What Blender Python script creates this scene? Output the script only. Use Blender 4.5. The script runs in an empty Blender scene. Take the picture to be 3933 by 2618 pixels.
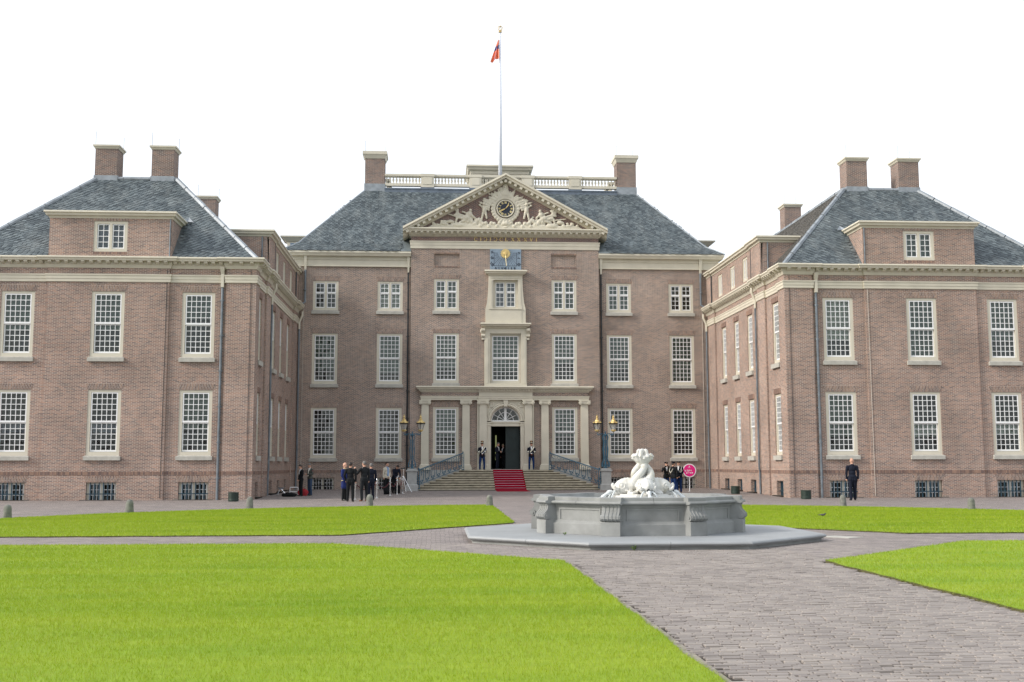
import bpy, bmesh, math, random
import numpy as np
from mathutils import Vector, Matrix, Quaternion
R = math.radians
rng = random.Random(7)
nrs = np.random.RandomState(11)
SC = bpy.context.scene
COL = SC.collection

# ------------------------------------------------------------------ camera
cam_d = bpy.data.cameras.new('camera'); cam = bpy.data.objects.new('camera', cam_d); COL.objects.link(cam)
CAM = Vector((-4.263, -71.904, 1.591))
yaw, pit, rol = 0.0654, 0.1103, -0.0016
fw = Vector((math.sin(yaw)*math.cos(pit), math.cos(yaw)*math.cos(pit), math.sin(pit)))
r0 = Vector((math.cos(yaw), -math.sin(yaw), 0)); u0 = r0.cross(fw)
rr = r0*math.cos(rol)+u0*math.sin(rol); uu = -r0*math.sin(rol)+u0*math.cos(rol)
cam.matrix_world = Matrix(((rr.x, uu.x, -fw.x, CAM.x), (rr.y, uu.y, -fw.y, CAM.y), (rr.z, uu.z, -fw.z, CAM.z), (0, 0, 0, 1)))
cam_d.sensor_width = 36.0; cam_d.lens = 39.2; cam_d.clip_start = 0.1; cam_d.clip_end = 3000
SC.camera = cam

# ------------------------------------------------------------------ light
SUN_TO = Vector((-0.83, -0.22, 0.52)).normalized()
world = bpy.data.worlds.new('World'); SC.world = world; world.use_nodes = True
wt = world.node_tree; wt.nodes.clear()
wo = wt.nodes.new('ShaderNodeOutputWorld'); bg1 = wt.nodes.new('ShaderNodeBackground'); bg2 = wt.nodes.new('ShaderNodeBackground')
sky = wt.nodes.new('ShaderNodeTexSky'); sky.sky_type = 'NISHITA'; sky.sun_disc = False
sky.sun_elevation = math.asin(SUN_TO.z); sky.sun_rotation = math.atan2(SUN_TO.x, SUN_TO.y)
sky.dust_density = 4.0; sky.air_density = 1.0
add = wt.nodes.new('ShaderNodeAddShader')
wt.links.new(sky.outputs[0], bg1.inputs[0]); bg1.inputs[1].default_value = 0.05
# bright overcast veil: nearly white, with faint cloud structure
tc = wt.nodes.new('ShaderNodeTexCoord'); nz = wt.nodes.new('ShaderNodeTexNoise'); nz.inputs['Scale'].default_value = 1.6; nz.inputs['Detail'].default_value = 5
cr = wt.nodes.new('ShaderNodeValToRGB'); cr.color_ramp.elements[0].position = .40; cr.color_ramp.elements[0].color = (.76, .81, .85, 1)
cr.color_ramp.elements[1].position = .6; cr.color_ramp.elements[1].color = (1, 1, 1, 1)
wt.links.new(tc.outputs['Generated'], nz.inputs['Vector']); wt.links.new(nz.outputs[0], cr.inputs[0]); wt.links.new(cr.outputs[0], bg2.inputs[0])
bg2.inputs[1].default_value = 0.67
wt.links.new(bg1.outputs[0], add.inputs[0]); wt.links.new(bg2.outputs[0], add.inputs[1]); wt.links.new(add.outputs[0], wo.inputs[0])
sun_d = bpy.data.lights.new('sun', 'SUN'); sun_d.energy = 2.0; sun_d.angle = R(11); sun_d.color = (1, .95, .88)
sun = bpy.data.objects.new('sun', sun_d); COL.objects.link(sun); sun.location = (-40, -40, 60)
sun.rotation_euler = (-SUN_TO).to_track_quat('-Z', 'Y').to_euler()
SC.view_settings.view_transform = 'Standard'; SC.view_settings.look = 'None'
SC.view_settings.exposure = 0.62; SC.view_settings.gamma = 1.0; SC.view_settings.use_curve_mapping = False
SC.render.engine = 'CYCLES'; SC.cycles.max_bounces = 6; SC.cycles.transparent_max_bounces = 12
SC.cycles.caustics_reflective = False; SC.cycles.caustics_refractive = False

# ------------------------------------------------------------------ materials
def nm(name):
    m = bpy.data.materials.new(name); m.use_nodes = True
    t = m.node_tree; return m, t, t.nodes['Principled BSDF']
def mixc(t, fac, a, b, mode='MIX'):
    n = t.nodes.new('ShaderNodeMix'); n.data_type = 'RGBA'; n.blend_type = mode
    for s, v in ((n.inputs[0], fac), (n.inputs[6], a), (n.inputs[7], b)):
        if hasattr(v, 'is_output'): t.links.new(v, s)
        else: s.default_value = v if not isinstance(v, tuple) else (*v, 1)
    return n.outputs[2]
def noise(t, scale, vec=None, detail=4, rough=.55):
    n = t.nodes.new('ShaderNodeTexNoise'); n.inputs['Scale'].default_value = scale; n.inputs['Detail'].default_value = detail; n.inputs['Roughness'].default_value = rough
    if vec is not None: t.links.new(vec, n.inputs['Vector'])
    return n.outputs[0]
def ramp(t, v, p0, p1, c0=(0, 0, 0), c1=(1, 1, 1)):
    n = t.nodes.new('ShaderNodeValToRGB'); e = n.color_ramp.elements
    e[0].position = p0; e[0].color = (*c0, 1); e[1].position = p1; e[1].color = (*c1, 1)
    t.links.new(v, n.inputs[0]); return n.outputs[0]
def pos(t): return t.nodes.new('ShaderNodeNewGeometry').outputs['Position']
def vmul(t, v, s):
    n = t.nodes.new('ShaderNodeVectorMath'); n.operation = 'MULTIPLY'; t.links.new(v, n.inputs[0]); n.inputs[1].default_value = s; return n.outputs[0]
def math_(t, op, a, b=0.0):
    n = t.nodes.new('ShaderNodeMath'); n.operation = op
    for i, v in enumerate((a, b)):
        if hasattr(v, 'is_output'): t.links.new(v, n.inputs[i])
        else: n.inputs[i].default_value = v
    return n.outputs[0]
def bump(t, b, h, strength=.3, dist=.01):
    n = t.nodes.new('ShaderNodeBump'); n.inputs['Strength'].default_value = strength; n.inputs['Distance'].default_value = dist
    t.links.new(h, n.inputs['Height']); t.links.new(n.outputs[0], b.inputs['Normal'])
def attr(t, name):
    n = t.nodes.new('ShaderNodeAttribute'); n.attribute_name = name; return n.outputs['Fac']
def plain(name, col, rough=.6, var=.12, scale=3.0, metal=0.0, spec=.5, bmp=0.0, bscale=30):
    m, t, b = nm(name)
    p = pos(t); n = ramp(t, noise(t, scale, p, 5), .3, .7)
    c = mixc(t, n, tuple(x*(1-var) for x in col), tuple(min(1, x*(1+var)) for x in col))
    t.links.new(c, b.inputs['Base Color']); b.inputs['Roughness'].default_value = rough; b.inputs['Metallic'].default_value = metal
    b.inputs['Specular IOR Level'].default_value = spec
    if bmp: bump(t, b, noise(t, bscale, p, 4), bmp, .01)
    return m
def wall_uv(t):
    g = t.nodes.new('ShaderNodeNewGeometry')
    sp = t.nodes.new('ShaderNodeSeparateXYZ'); sn = t.nodes.new('ShaderNodeSeparateXYZ')
    t.links.new(g.outputs['Position'], sp.inputs[0]); t.links.new(g.outputs['True Normal'], sn.inputs[0])
    sel = math_(t, 'GREATER_THAN', math_(t, 'ABSOLUTE', sn.outputs[0]), .7)
    u = math_(t, 'ADD', math_(t, 'MULTIPLY', sp.outputs[0], math_(t, 'SUBTRACT', 1.0, sel)), math_(t, 'MULTIPLY', sp.outputs[1], sel))
    c = t.nodes.new('ShaderNodeCombineXYZ'); t.links.new(u, c.inputs[0]); t.links.new(sp.outputs[2], c.inputs[1]); return c.outputs[0]
def brick_mat(name, c1, c2, mort, w=.225, h=.0655, mo=.0080, patch=(.74, 1.16)):
    m, t, b = nm(name); uv = wall_uv(t)
    k = t.nodes.new('ShaderNodeTexBrick'); k.inputs['Scale'].default_value = 1; k.inputs['Brick Width'].default_value = w; k.inputs['Row Height'].default_value = h
    k.inputs['Mortar Size'].default_value = mo; k.inputs['Mortar Smooth'].default_value = .15; k.offset = .5
    k.inputs['Color1'].default_value = (*c1, 1); k.inputs['Color2'].default_value = (*c2, 1); k.inputs['Mortar'].default_value = (*mort, 1)
    t.links.new(uv, k.inputs['Vector'])
    # second random per brick: dark over-fired headers
    k2 = t.nodes.new('ShaderNodeTexBrick'); 
    for s in ('Scale', 'Brick Width', 'Row Height', 'Mortar Size'): k2.inputs[s].default_value = k.inputs[s].default_value
    k2.inputs['Bias'].default_value = -.35; k2.offset = .5; k2.offset_frequency = 2
    k2.inputs['Color1'].default_value = (1.12, 1.05, 1, 1); k2.inputs['Color2'].default_value = (.70, .73, .79, 1); k2.inputs['Mortar'].default_value = (1, 1, 1, 1)
    mv = t.nodes.new('ShaderNodeVectorMath'); mv.operation = 'ADD'; mv.inputs[1].default_value = (w*14, h*36, 0); t.links.new(uv, mv.inputs[0]); t.links.new(mv.outputs[0], k2.inputs['Vector'])
    c = mixc(t, 1.0, k.outputs[0], k2.outputs[0], 'MULTIPLY')
    pn = ramp(t, noise(t, .35, uv, 6, .6), .3, .72, (patch[0],)*3, (patch[1],)*3)
    c = mixc(t, 1.0, c, pn, 'MULTIPLY')
    st = ramp(t, noise(t, 1.0, vmul(t, uv, (1.6, .22, 1)), 5), .55, .85)   # pale run-off streaks
    c = mixc(t, math_(t, 'MULTIPLY', st, .22), c, (.42, .38, .34))
    t.links.new(c, b.inputs['Base Color']); b.inputs['Roughness'].default_value = .85; b.inputs['Specular IOR Level'].default_value = .25
    return m
MORT = (.57, .515, .45)
M = {}
M['brick_main'] = brick_mat('brick_main', (.305, .218, .178), (.168, .134, .126), MORT)
M['brick_wing'] = brick_mat('brick_wing', (.315, .197, .155), (.168, .120, .111), MORT)
M['brick_chimney'] = brick_mat('brick_chimney', (.215, .135, .105), (.115, .085, .08), (.46, .42, .38))
M['brick_dark'] = brick_mat('brick_dark', (.20, .105, .085), (.10, .066, .066), (.40, .36, .33))
def tint_mat(name, a, b_, rough, mid=None, streak=None, spec=.4, sc=40):
    m, t, b = nm(name); f = attr(t, 'tint'); oi = t.nodes.new('ShaderNodeObjectInfo').outputs['Random']
    f = math_(t, 'FRACT', math_(t, 'ADD', f, oi))
    n = t.nodes.new('ShaderNodeValToRGB'); e = n.color_ramp.elements; e[0].color = (*a, 1); e[1].color = (*b_, 1)
    if mid: x = e.new(.5); x.color = (*mid, 1)
    t.links.new(f, n.inputs[0]); c = n.outputs[0]; p = pos(t)
    if streak: c = mixc(t, math_(t, 'MULTIPLY', ramp(t, noise(t, 1.0, vmul(t, p, streak[0]), 6, .62), streak[2], streak[3]), streak[4]), c, streak[1])
    c = mixc(t, 1.0, c, ramp(t, noise(t, 1.2, p, 5), .25, .75, (.82,)*3, (1.15,)*3), 'MULTIPLY')
    t.links.new(c, b.inputs['Base Color']); b.inputs['Roughness'].default_value = rough; b.inputs['Specular IOR Level'].default_value = spec
    bump(t, b, noise(t, sc, p, 4), .25, .006); return m
M['slate'] = tint_mat('slate', (.052, .066, .076), (.142, .170, .182), .46, (.092, .115, .128), ((1.5, 1.0, .12), (.26, .285, .285), .47, .74, .5), .5, 25)
M['slate_warm'] = tint_mat('slate_warm', (.095, .092, .085), (.185, .178, .165), .7, (.14, .135, .124), ((.6, 1.2, .3), (.05, .05, .05), .52, .8, .7), .3, 25)
M['arch_brick'] = tint_mat('arch_brick', (.15, .108, .10), (.33, .215, .16), .85, (.235, .155, .125))
M['mortar'] = plain('mortar', (.56, .51, .45), .9)
M['paver'] = tint_mat('paver', (.236, .210, .198), (.316, .282, .256), .75, (.270, .243, .226), ((.5, .5, .5), (.40, .36, .28), .62, .86, .35), .3, 60)
M['joint'] = plain('joint_soil', (.035, .028, .022), .95, .4, 20)
M['cream'] = plain('cream_sandstone', (.585, .55, .455), .6, .07, 1.4, spec=.35, bmp=.06, bscale=45)
M['cream_paint'] = plain('cream_paint', (.59, .555, .46), .45, .04, 1.2)
M['sill_stone'] = plain('sill_stone', (.42, .41, .37), .75, .14, 4, bmp=.2)
M['lead'] = plain('lead', (.265, .295, .325), .5, .22, 2.5, metal=.15, bmp=.12, bscale=8)
M['lead_dark'] = plain('lead_dark', (.12, .15, .19), .5, .25, 2.0, metal=.1)
M['white_paint'] = plain('white_paint', (.80, .81, .82), .35, .02, 2)
M['room_shade'] = plain('room_shade', (.018, .019, .018), .95)  # near-black base colour puts the shade of unlit rooms into the surface
M['blind_green'] = plain('blind_green', (.155, .19, .17), .9, .2, 2.2)
M['blind_white'] = plain('blind_white', (.50, .49, .46), .9, .1, 2)
M['blind_mauve'] = plain('blind_mauve', (.22, .22, .29), .9, .12, 2)
M['iron_blue'] = plain('iron_blue', (.030, .105, .165), .4, .3, 9)
M['iron_teal'] = plain('iron_teal', (.014, .050, .078), .4, .3, 9)
M['iron_black'] = plain('iron_black', (.012, .013, .015), .45, .2, 9)
M['pipe'] = plain('zinc_pipe', (.16, .185, .21), .45, .25, 3, metal=.3)
M['pipe_dark'] = plain('dark_pipe', (.02, .026, .032), .4, .25, 3)
M['gold'] = plain('gold_leaf', (.64, .48, .20), .45, .12, 6, metal=.4)
M['gold_pale'] = plain('pale_gilt', (.62, .52, .27), .4, .2, 6, metal=.4)
M['door_green'] = plain('door_green', (.004, .015, .015), .6, .2, 3)
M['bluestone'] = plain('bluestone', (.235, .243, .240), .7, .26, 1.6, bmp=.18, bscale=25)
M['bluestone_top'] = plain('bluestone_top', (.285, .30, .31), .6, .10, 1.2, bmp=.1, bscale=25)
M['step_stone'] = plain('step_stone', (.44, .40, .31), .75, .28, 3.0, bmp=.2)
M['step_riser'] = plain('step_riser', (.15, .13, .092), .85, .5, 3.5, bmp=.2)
M['ped_stone'] = plain('pedestal_stone', (.37, .375, .365), .8, .10, 5, bmp=.2)
M['marble'] = None
M['carpet'] = plain('red_carpet', (.30, .005, .022), .95, .1, 6, spec=.05)
M['chrome'] = plain('chrome', (.75, .76, .78), .18, .04, 3, metal=1.0)
M['rod'] = plain('stair_rod', (.55, .42, .52), .5)
M['rope_red'] = plain('velvet_rope', (.075, .008, .014), .9, .2, 30)
M['bollard'] = plain('bollard_stone', (.155, .16, .142), .85, .3, 9, bmp=.3)
M['bin'] = plain('green_bin', (.018, .036, .028), .5, .2, 8)
M['black'] = plain('black_cloth', (.007, .008, .009), .85, .2, 10, spec=.2)
M['suit_dark'] = plain('dark_suit', (.008, .0095, .011), .85, .25, 14, spec=.2)
M['suit_grey'] = plain('charcoal_suit', (.015, .0175, .020), .85, .2, 14, spec=.2)
M['suit_navy'] = plain('navy_suit', (.008, .011, .022), .8, .2, 14, spec=.2)
M['blue_coat'] = plain('royal_blue_coat', (.014, .026, .125), .75, .15, 12, spec=.2)
M['blue_trousers'] = plain('blue_trousers', (.008, .028, .10), .8, .2, 12, spec=.2)
M['jeans'] = plain('jeans', (.035, .06, .11), .85, .3, 14, spec=.2)
M['jacket_grey'] = plain('olive_grey_jacket', (.075, .080, .072), .85, .3, 10, spec=.2)
M['jacket_beige'] = plain('beige_jacket', (.50, .46, .38), .85, .1, 8, spec=.2)
M['shirt_white'] = plain('white_cloth', (.80, .80, .80), .85, .03, 8, spec=.2)
M['shirt_blue'] = plain('blue_shirt', (.25, .36, .55), .85, .05, 8, spec=.2)
M['tie_blue'] = plain('blue_tie', (.03, .09, .3), .7, .05, 8)
M['skin'] = plain('skin', (.52, .30, .215), .55, .08, 25, spec=.35)
M['hair_dark'] = plain('dark_hair', (.022, .014, .010), .6, .3, 60)
M['hair_grey'] = plain('grey_hair', (.12, .115, .11), .65, .25, 60)
M['hair_blond'] = plain('fair_hair', (.40, .33, .21), .6, .2, 60)
M['shoe'] = plain('black_shoe', (.010, .009, .009), .35)
M['shoe_brown'] = plain('brown_shoe', (.16, .06, .025), .4)
M['red'] = plain('red_cloth', (.30, .012, .02), .8)
M['busby'] = plain('black_fur', (.016, .012, .011), .95, .5, 80)
M['busby_red'] = plain('red_felt', (.22, .03, .012), .9)
M['leather'] = plain('orange_leather', (.22, .045, .012), .5)
M['white_cord'] = plain('white_cord', (.72, .70, .60), .8)
M['magenta'] = plain('magenta_sign', (.72, .004, .20), .45, .03)
M['flag_orange'] = plain('orange_flag', (.92, .30, .16), .8, .1, 4)
M['flag_blue'] = plain('blue_flag', (.03, .06, .30), .8, .1, 4)
M['pole_white'] = plain('white_pole', (.70, .74, .82), .4, .03)
M['dial'] = plain('blue_grey_board', (.22, .29, .37), .55, .10, 3)
M['dial_dark'] = plain('dark_line', (.012, .02, .04), .6)
M['soil'] = plain('lawn_edge_soil', (.085, .075, .035), .95, .4, 15, bmp=.4)
M['sand'] = plain('sand_verge', (.26, .235, .195), .95, .35, 9, bmp=.4)
M['weed'] = plain('weed_leaf', (.09, .16, .02), .6, .3, 20)
M['bird'] = plain('bird_feather', (.05, .05, .055), .7, .3, 40)
M['lit_gap'] = None
def glass_mat(name, tintc, gl=1.0):
    m, t, b = nm(name); t.nodes.remove(b); out = t.nodes['Material Output']
    tr = t.nodes.new('ShaderNodeBsdfTransparent'); tr.inputs[0].default_value = (*tintc, 1)
    g = t.nodes.new('ShaderNodeBsdfGlossy'); g.inputs['Roughness'].default_value = .03
    fr = t.nodes.new('ShaderNodeFresnel'); fr.inputs[0].default_value = 1.52
    f = math_(t, 'MINIMUM', math_(t, 'MULTIPLY', fr.outputs[0], 1.0*gl), 1.0)
    bn = t.nodes.new('ShaderNodeBump'); bn.inputs['Strength'].default_value = .25; bn.inputs['Distance'].default_value = .02
    t.links.new(noise(t, 5.0, pos(t), 3), bn.inputs['Height']); t.links.new(bn.outputs[0], g.inputs['Normal'])
    mx = t.nodes.new('ShaderNodeMixShader'); t.links.new(f, mx.inputs[0]); t.links.new(tr.outputs[0], mx.inputs[1]); t.links.new(g.outputs[0], mx.inputs[2])
    t.links.new(mx.outputs[0], out.inputs[0]); return m
M['glass'] = glass_mat('window_glass', (.88, .93, .91))
def frosted():
    m, t, b = nm('lantern_glass'); b.inputs['Base Color'].default_value = (.62, .62, .58, 1); b.inputs['Roughness'].default_value = .2
    out = t.nodes['Material Output']; tr = t.nodes.new('ShaderNodeBsdfTransparent'); mx = t.nodes.new('ShaderNodeMixShader'); mx.inputs[0].default_value = .55
    t.links.new(b.outputs[0], mx.inputs[1]); t.links.new(tr.outputs[0], mx.inputs[2]); t.links.new(mx.outputs[0], out.inputs[0]); return m
M['lamp_glass'] = frosted()
def water_mat():
    m, t, b = nm('water'); b.inputs['Base Color'].default_value = (.85, .9, .92, 1); b.inputs['Roughness'].default_value = .12
    b.inputs['Transmission Weight'].default_value = .35; b.inputs['IOR'].default_value = 1.33; bump(t, b, noise(t, 14, pos(t), 4), .4, .02); return m
M['water'] = water_mat()
def marble_mat():
    m, t, b = nm('marble'); p = pos(t)
    c = mixc(t, ramp(t, noise(t, 4, p, 6), .5, .8), (.60, .60, .575), (.40, .36, .26))
    t.links.new(c, b.inputs['Base Color']); b.inputs['Roughness'].default_value = .5; bump(t, b, noise(t, 30, p, 3), .15, .01); return m
M['marble'] = marble_mat()
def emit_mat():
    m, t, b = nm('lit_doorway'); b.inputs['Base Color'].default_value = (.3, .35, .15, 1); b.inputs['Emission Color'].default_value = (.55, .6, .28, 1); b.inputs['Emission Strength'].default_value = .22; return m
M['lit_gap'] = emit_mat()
def lawn_mat(name, blade):
    m, t, b = nm(name); p = pos(t)
    big = ramp(t, noise(t, .45, vmul(t, p, (.7, 1.5, 1)), 6, .6), .3, .7)
    fine = ramp(t, noise(t, 3.2, vmul(t, p, (.7, 2.1, 1)), 6, .7), .25, .75)
    c = mixc(t, big, (.170, .300, .008), (.290, .390, .017))
    band = ramp(t, noise(t, 1.0, vmul(t, p, (.10, 1.15, 0)), 3), .42, .60)
    c = mixc(t, math_(t, 'MULTIPLY', band, .55), c, (.320, .405, .026))
    c = mixc(t, math_(t, 'MULTIPLY', fine, .42), c, (.375, .460, .045) if blade else (.125, .225, .006))
    if blade:
        f = attr(t, 'tint'); c = mixc(t, math_(t, 'MULTIPLY', ramp(t, f, .75, 1.0), .7), c, (.36, .34, .11))
    t.links.new(c, b.inputs['Base Color']); b.inputs['Roughness'].default_value = .6; b.inputs['Specular IOR Level'].default_value = .2
    if blade:
        b.inputs['Roughness'].default_value = .5
        out = t.nodes['Material Output']; tl = t.nodes.new('ShaderNodeBsdfTranslucent'); t.links.new(c, tl.inputs[0])
        mx = t.nodes.new('ShaderNodeMixShader'); mx.inputs[0].default_value = .35
        t.links.new(b.outputs[0], mx.inputs[1]); t.links.new(tl.outputs[0], mx.inputs[2]); t.links.new(mx.outputs[0], out.inputs[0])
    else: bump(t, b, noise(t, 60, p, 5), .6, .02)
    return m
M['lawn'] = lawn_mat('lawn_ground', False); M['blade'] = lawn_mat('grass_blade', True)
def pavement_mat():
    m, t, b = nm('pavement_brick'); p = pos(t)
    k = t.nodes.new('ShaderNodeTexBrick'); k.inputs['Scale'].default_value = 1; k.inputs['Brick Width'].default_value = .21; k.inputs['Row Height'].default_value = .064
    k.inputs['Mortar Size'].default_value = .005; k.inputs['Mortar Smooth'].default_value = .3; k.inputs['Bias'].default_value = 0
    k.inputs['Color1'].default_value = (.205, .182, .176, 1); k.inputs['Color2'].default_value = (.335, .295, .275, 1); k.inputs['Mortar'].default_value = (.06, .05, .045, 1)
    wob = t.nodes.new('ShaderNodeTexNoise'); wob.inputs['Scale'].default_value = .5; t.links.new(p, wob.inputs['Vector'])
    ad = t.nodes.new('ShaderNodeVectorMath'); ad.operation = 'MULTIPLY_ADD'; ad.inputs[1].default_value = (.25, .25, 0); t.links.new(wob.outputs['Color'], ad.inputs[0]); t.links.new(p, ad.inputs[2])
    t.links.new(ad.outputs[0], k.inputs['Vector'])
    c = mixc(t, 1.0, k.outputs[0], ramp(t, noise(t, .7, p, 6, .65), .3, .7, (.84, .84, .86), (1.14, 1.12, 1.1)), 'MULTIPLY')
    c = mixc(t, math_(t, 'MULTIPLY', ramp(t, noise(t, 2.6, p, 5), .62, .8), .3), c, (.40, .35, .27))
    t.links.new(c, b.inputs['Base Color']); b.inputs['Roughness'].default_value = .75; b.inputs['Specular IOR Level'].default_value = .3
    bump(t, b, math_(t, 'SUBTRACT', 1.0, k.outputs['Fac']), .6, .012); return m
M['pavement'] = pavement_mat()

# ------------------------------------------------------------------ mesh helpers
WL = {}
class MB:
    def __init__(s): s.v = []; s.f = []; s.m = []; s.t = []
    def face(s, pts, m=0, t=0.0):
        i = len(s.v); s.v += [tuple(p) for p in pts]; s.f.append(tuple(range(i, i+len(pts)))); s.m.append(m); s.t.append(t)
    def mesh(s, vs, fs, m=0, t=0.0):
        i = len(s.v); s.v += [tuple(p) for p in vs]
        for f in fs: s.f.append(tuple(i+k for k in f)); s.m.append(m); s.t.append(t)
    def box(s, x0, x1, y0, y1, z0, z1, m=0, t=0.0):
        vs = [(x0, y0, z0), (x1, y0, z0), (x1, y1, z0), (x0, y1, z0), (x0, y0, z1), (x1, y0, z1), (x1, y1, z1), (x0, y1, z1)]
        s.mesh(vs, [(0, 3, 2, 1), (4, 5, 6, 7), (0, 1, 5, 4), (1, 2, 6, 5), (2, 3, 7, 6), (3, 0, 4, 7)], m, t); return s
    def frustum(s, a, z0, b, z1, m=0, t=0.0):   # a,b = (x0,x1,y0,y1)
        vs = [(a[0], a[2], z0), (a[1], a[2], z0), (a[1], a[3], z0), (a[0], a[3], z0), (b[0], b[2], z1), (b[1], b[2], z1), (b[1], b[3], z1), (b[0], b[3], z1)]
        s.mesh(vs, [(0, 3, 2, 1), (4, 5, 6, 7), (0, 1, 5, 4), (1, 2, 6, 5), (2, 3, 7, 6), (3, 0, 4, 7)], m, t); return s
    def prism_y(s, poly, y0, y1, m=0, t=0.0):   # poly of (x,z) counter-clockwise seen from -y
        n = len(poly); vs = [(x, y0, z) for x, z in poly]+[(x, y1, z) for x, z in poly]
        s.mesh(vs, [tuple(range(n)), tuple(range(2*n-1, n-1, -1))]+[(i, i+n, (i+1) % n+n, (i+1) % n) for i in range(n)], m, t); return s
    def prism_x(s, poly, x0, x1, m=0, t=0.0):   # poly of (y,z)
        n = len(poly); vs = [(x0, y, z) for y, z in poly]+[(x1, y, z) for y, z in poly]
        s.mesh(vs, [tuple(range(n)), tuple(range(2*n-1, n-1, -1))]+[(i, i+n, (i+1) % n+n, (i+1) % n) for i in range(n)], m, t); return s
    def prism_z(s, poly, z0, z1, m=0, t=0.0):
        n = len(poly); vs = [(x, y, z0) for x, y in poly]+[(x, y, z1) for x, y in poly]
        s.mesh(vs, [tuple(range(n-1, -1, -1)), tuple(range(n, 2*n))]+[(i, (i+1) % n, (i+1) % n+n, i+n) for i in range(n)], m, t); return s
    def lathe(s, prof, c=(0, 0, 0), n=12, m=0, sq=False):   # prof (r,z)
        vs = []; fs = []
        for r, z in prof:
            for k in range(n): a = 2*PI*(k+.5)/n; vs.append((c[0]+r*math.cos(a), c[1]+r*math.sin(a), c[2]+z))
        for i in range(len(prof)-1):
            for k in range(n): fs.append((i*n+k, i*n+(k+1) % n, (i+1)*n+(k+1) % n, (i+1)*n+k))
        fs.append(tuple(range(n-1, -1, -1))); fs.append(tuple((len(prof)-1)*n+k for k in range(n)))
        s.mesh(vs, fs, m); return s
    def tube(s, pts, r, n=6, m=0, closed=False):
        pts = [Vector(p) for p in pts]; L = len(pts); rs = r if isinstance(r, (list, tuple)) else [r]*L
        vs = []; fs = []; up = Vector((0, 0, 1)); prev = None
        for i, p in enumerate(pts):
            d = (pts[(i+1) % L]-pts[i-1]) if closed else (pts[min(i+1, L-1)]-pts[max(i-1, 0)])
            d = d.normalized() if d.length > 1e-9 else Vector((0, 0, 1))
            if prev is None:
                a = d.cross(up if abs(d.z) < .9 else Vector((1, 0, 0))).normalized()
            else:
                a = (prev-d*prev.dot(d)); a = a.normalized() if a.length > 1e-6 else d.orthogonal().normalized()
            prev = a; b = d.cross(a)
            for k in range(n): an = 2*PI*k/n; vs.append(p+(a*math.cos(an)+b*math.sin(an))*rs[i])
        for i in range(L if closed else L-1):
            j = (i+1) % L
            for k in range(n): fs.append((i*n+k, i*n+(k+1) % n, j*n+(k+1) % n, j*n+k))
        if not closed: fs.append(tuple(range(n-1, -1, -1))); fs.append(tuple((L-1)*n+k for k in range(n)))
        s.mesh(vs, fs, m); return s
    def ball(s, c, r, m=0, nu=12, nv=8, cond=None):
        rx, ry, rz = r if isinstance(r, (tuple, list)) else (r, r, r); vs = []; fs = []
        for i in range(nv+1):
            th = PI*i/nv
            for k in range(nu): ph = 2*PI*k/nu; vs.append((c[0]+rx*math.sin(th)*math.cos(ph), c[1]+ry*math.sin(th)*math.sin(ph), c[2]+rz*math.cos(th)))
        for i in range(nv):
            for k in range(nu):
                f = (i*nu+k, (i+1)*nu+k, (i+1)*nu+(k+1) % nu, i*nu+(k+1) % nu)
                if cond is None or all(cond((vs[q][0]-c[0])/rx, (vs[q][1]-c[1])/ry, (vs[q][2]-c[2])/rz) for q in f): fs.append(f)
        s.mesh(vs, fs, m); return s
    def sweep(s, prof, path, m=0, closed=False, side=1):   # prof (out,z) from top/outer down; path of (x,y); out to the right of travel*side
        P = [Vector(p) for p in path]; L = len(P); nn = len(prof); vs = []; fs = []
        for i in range(L):
            ns = []
            if closed or i > 0: d = (P[i]-P[i-1]).normalized(); ns.append(Vector((d.y, -d.x)))
            if closed or i < L-1: d = (P[(i+1) % L]-P[i]).normalized(); ns.append(Vector((d.y, -d.x)))
            n = ns[0] if len(ns) == 1 else (ns[0]+ns[1])/(1+ns[0].dot(ns[1]))
            for o, z in prof: vs.append((P[i].x+n.x*o*side, P[i].y+n.y*o*side, z))
        for i in range(L if closed else L-1):
            j = (i+1) % L
            for k in range(nn-1): fs.append((i*nn+k, j*nn+k, j*nn+k+1, i*nn+k+1) if side > 0 else (i*nn+k, i*nn+k+1, j*nn+k+1, j*nn+k))
        if not closed: fs.append(tuple(range(nn))); fs.append(tuple((L-1)*nn+k for k in range(nn-1, -1, -1)))
        s.mesh(vs, fs, m); return s
    def data(s, name, mats, mirror=False, smooth=False, off=(0, 0, 0)):
        me = bpy.data.meshes.new(name); k = -1 if mirror else 1
        vs = [(k*x-off[0], y-off[1], z-off[2]) for x, y, z in s.v]; fs = [tuple(reversed(f)) for f in s.f] if mirror else s.f
        me.from_pydata(vs, [], fs)
        for mt in (mats if isinstance(mats, (list, tuple)) else [mats]): me.materials.append(mt)
        me.polygons.foreach_set('material_index', s.m)
        if smooth: me.polygons.foreach_set('use_smooth', [True]*len(fs))
        a = me.attributes.new('tint', 'FLOAT', 'FACE'); a.data.foreach_set('value', s.t)
        me.update(); return me
    def build(s, name, mats, parent=None, mirror=False, smooth=False, kind=None):
        off = WL.get(parent.name, (0, 0, 0)) if parent is not None else (0, 0, 0)
        o = bpy.data.objects.new(name, s.data(name, mats, mirror, smooth, off)); COL.objects.link(o)
        if parent is not None: o.parent = parent; WL[o.name] = off
        if kind: o['kind'] = kind
        return o
PI = math.pi
def put(name, me, parent=None, loc=(0, 0, 0), rot=None, mat=None, kind=None):   # loc in the parent's local space
    o = bpy.data.objects.new(name, me); COL.objects.link(o)
    if parent is not None: o.parent = parent
    if mat is not None: o.matrix_local = mat
    else:
        o.location = loc
        if rot is not None: o.rotation_euler = rot
    if kind: o['kind'] = kind
    return o
def tag(o, label, cat, group=None):
    o['label'] = label; o['category'] = cat
    if group: o['group'] = group
    return o
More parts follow.
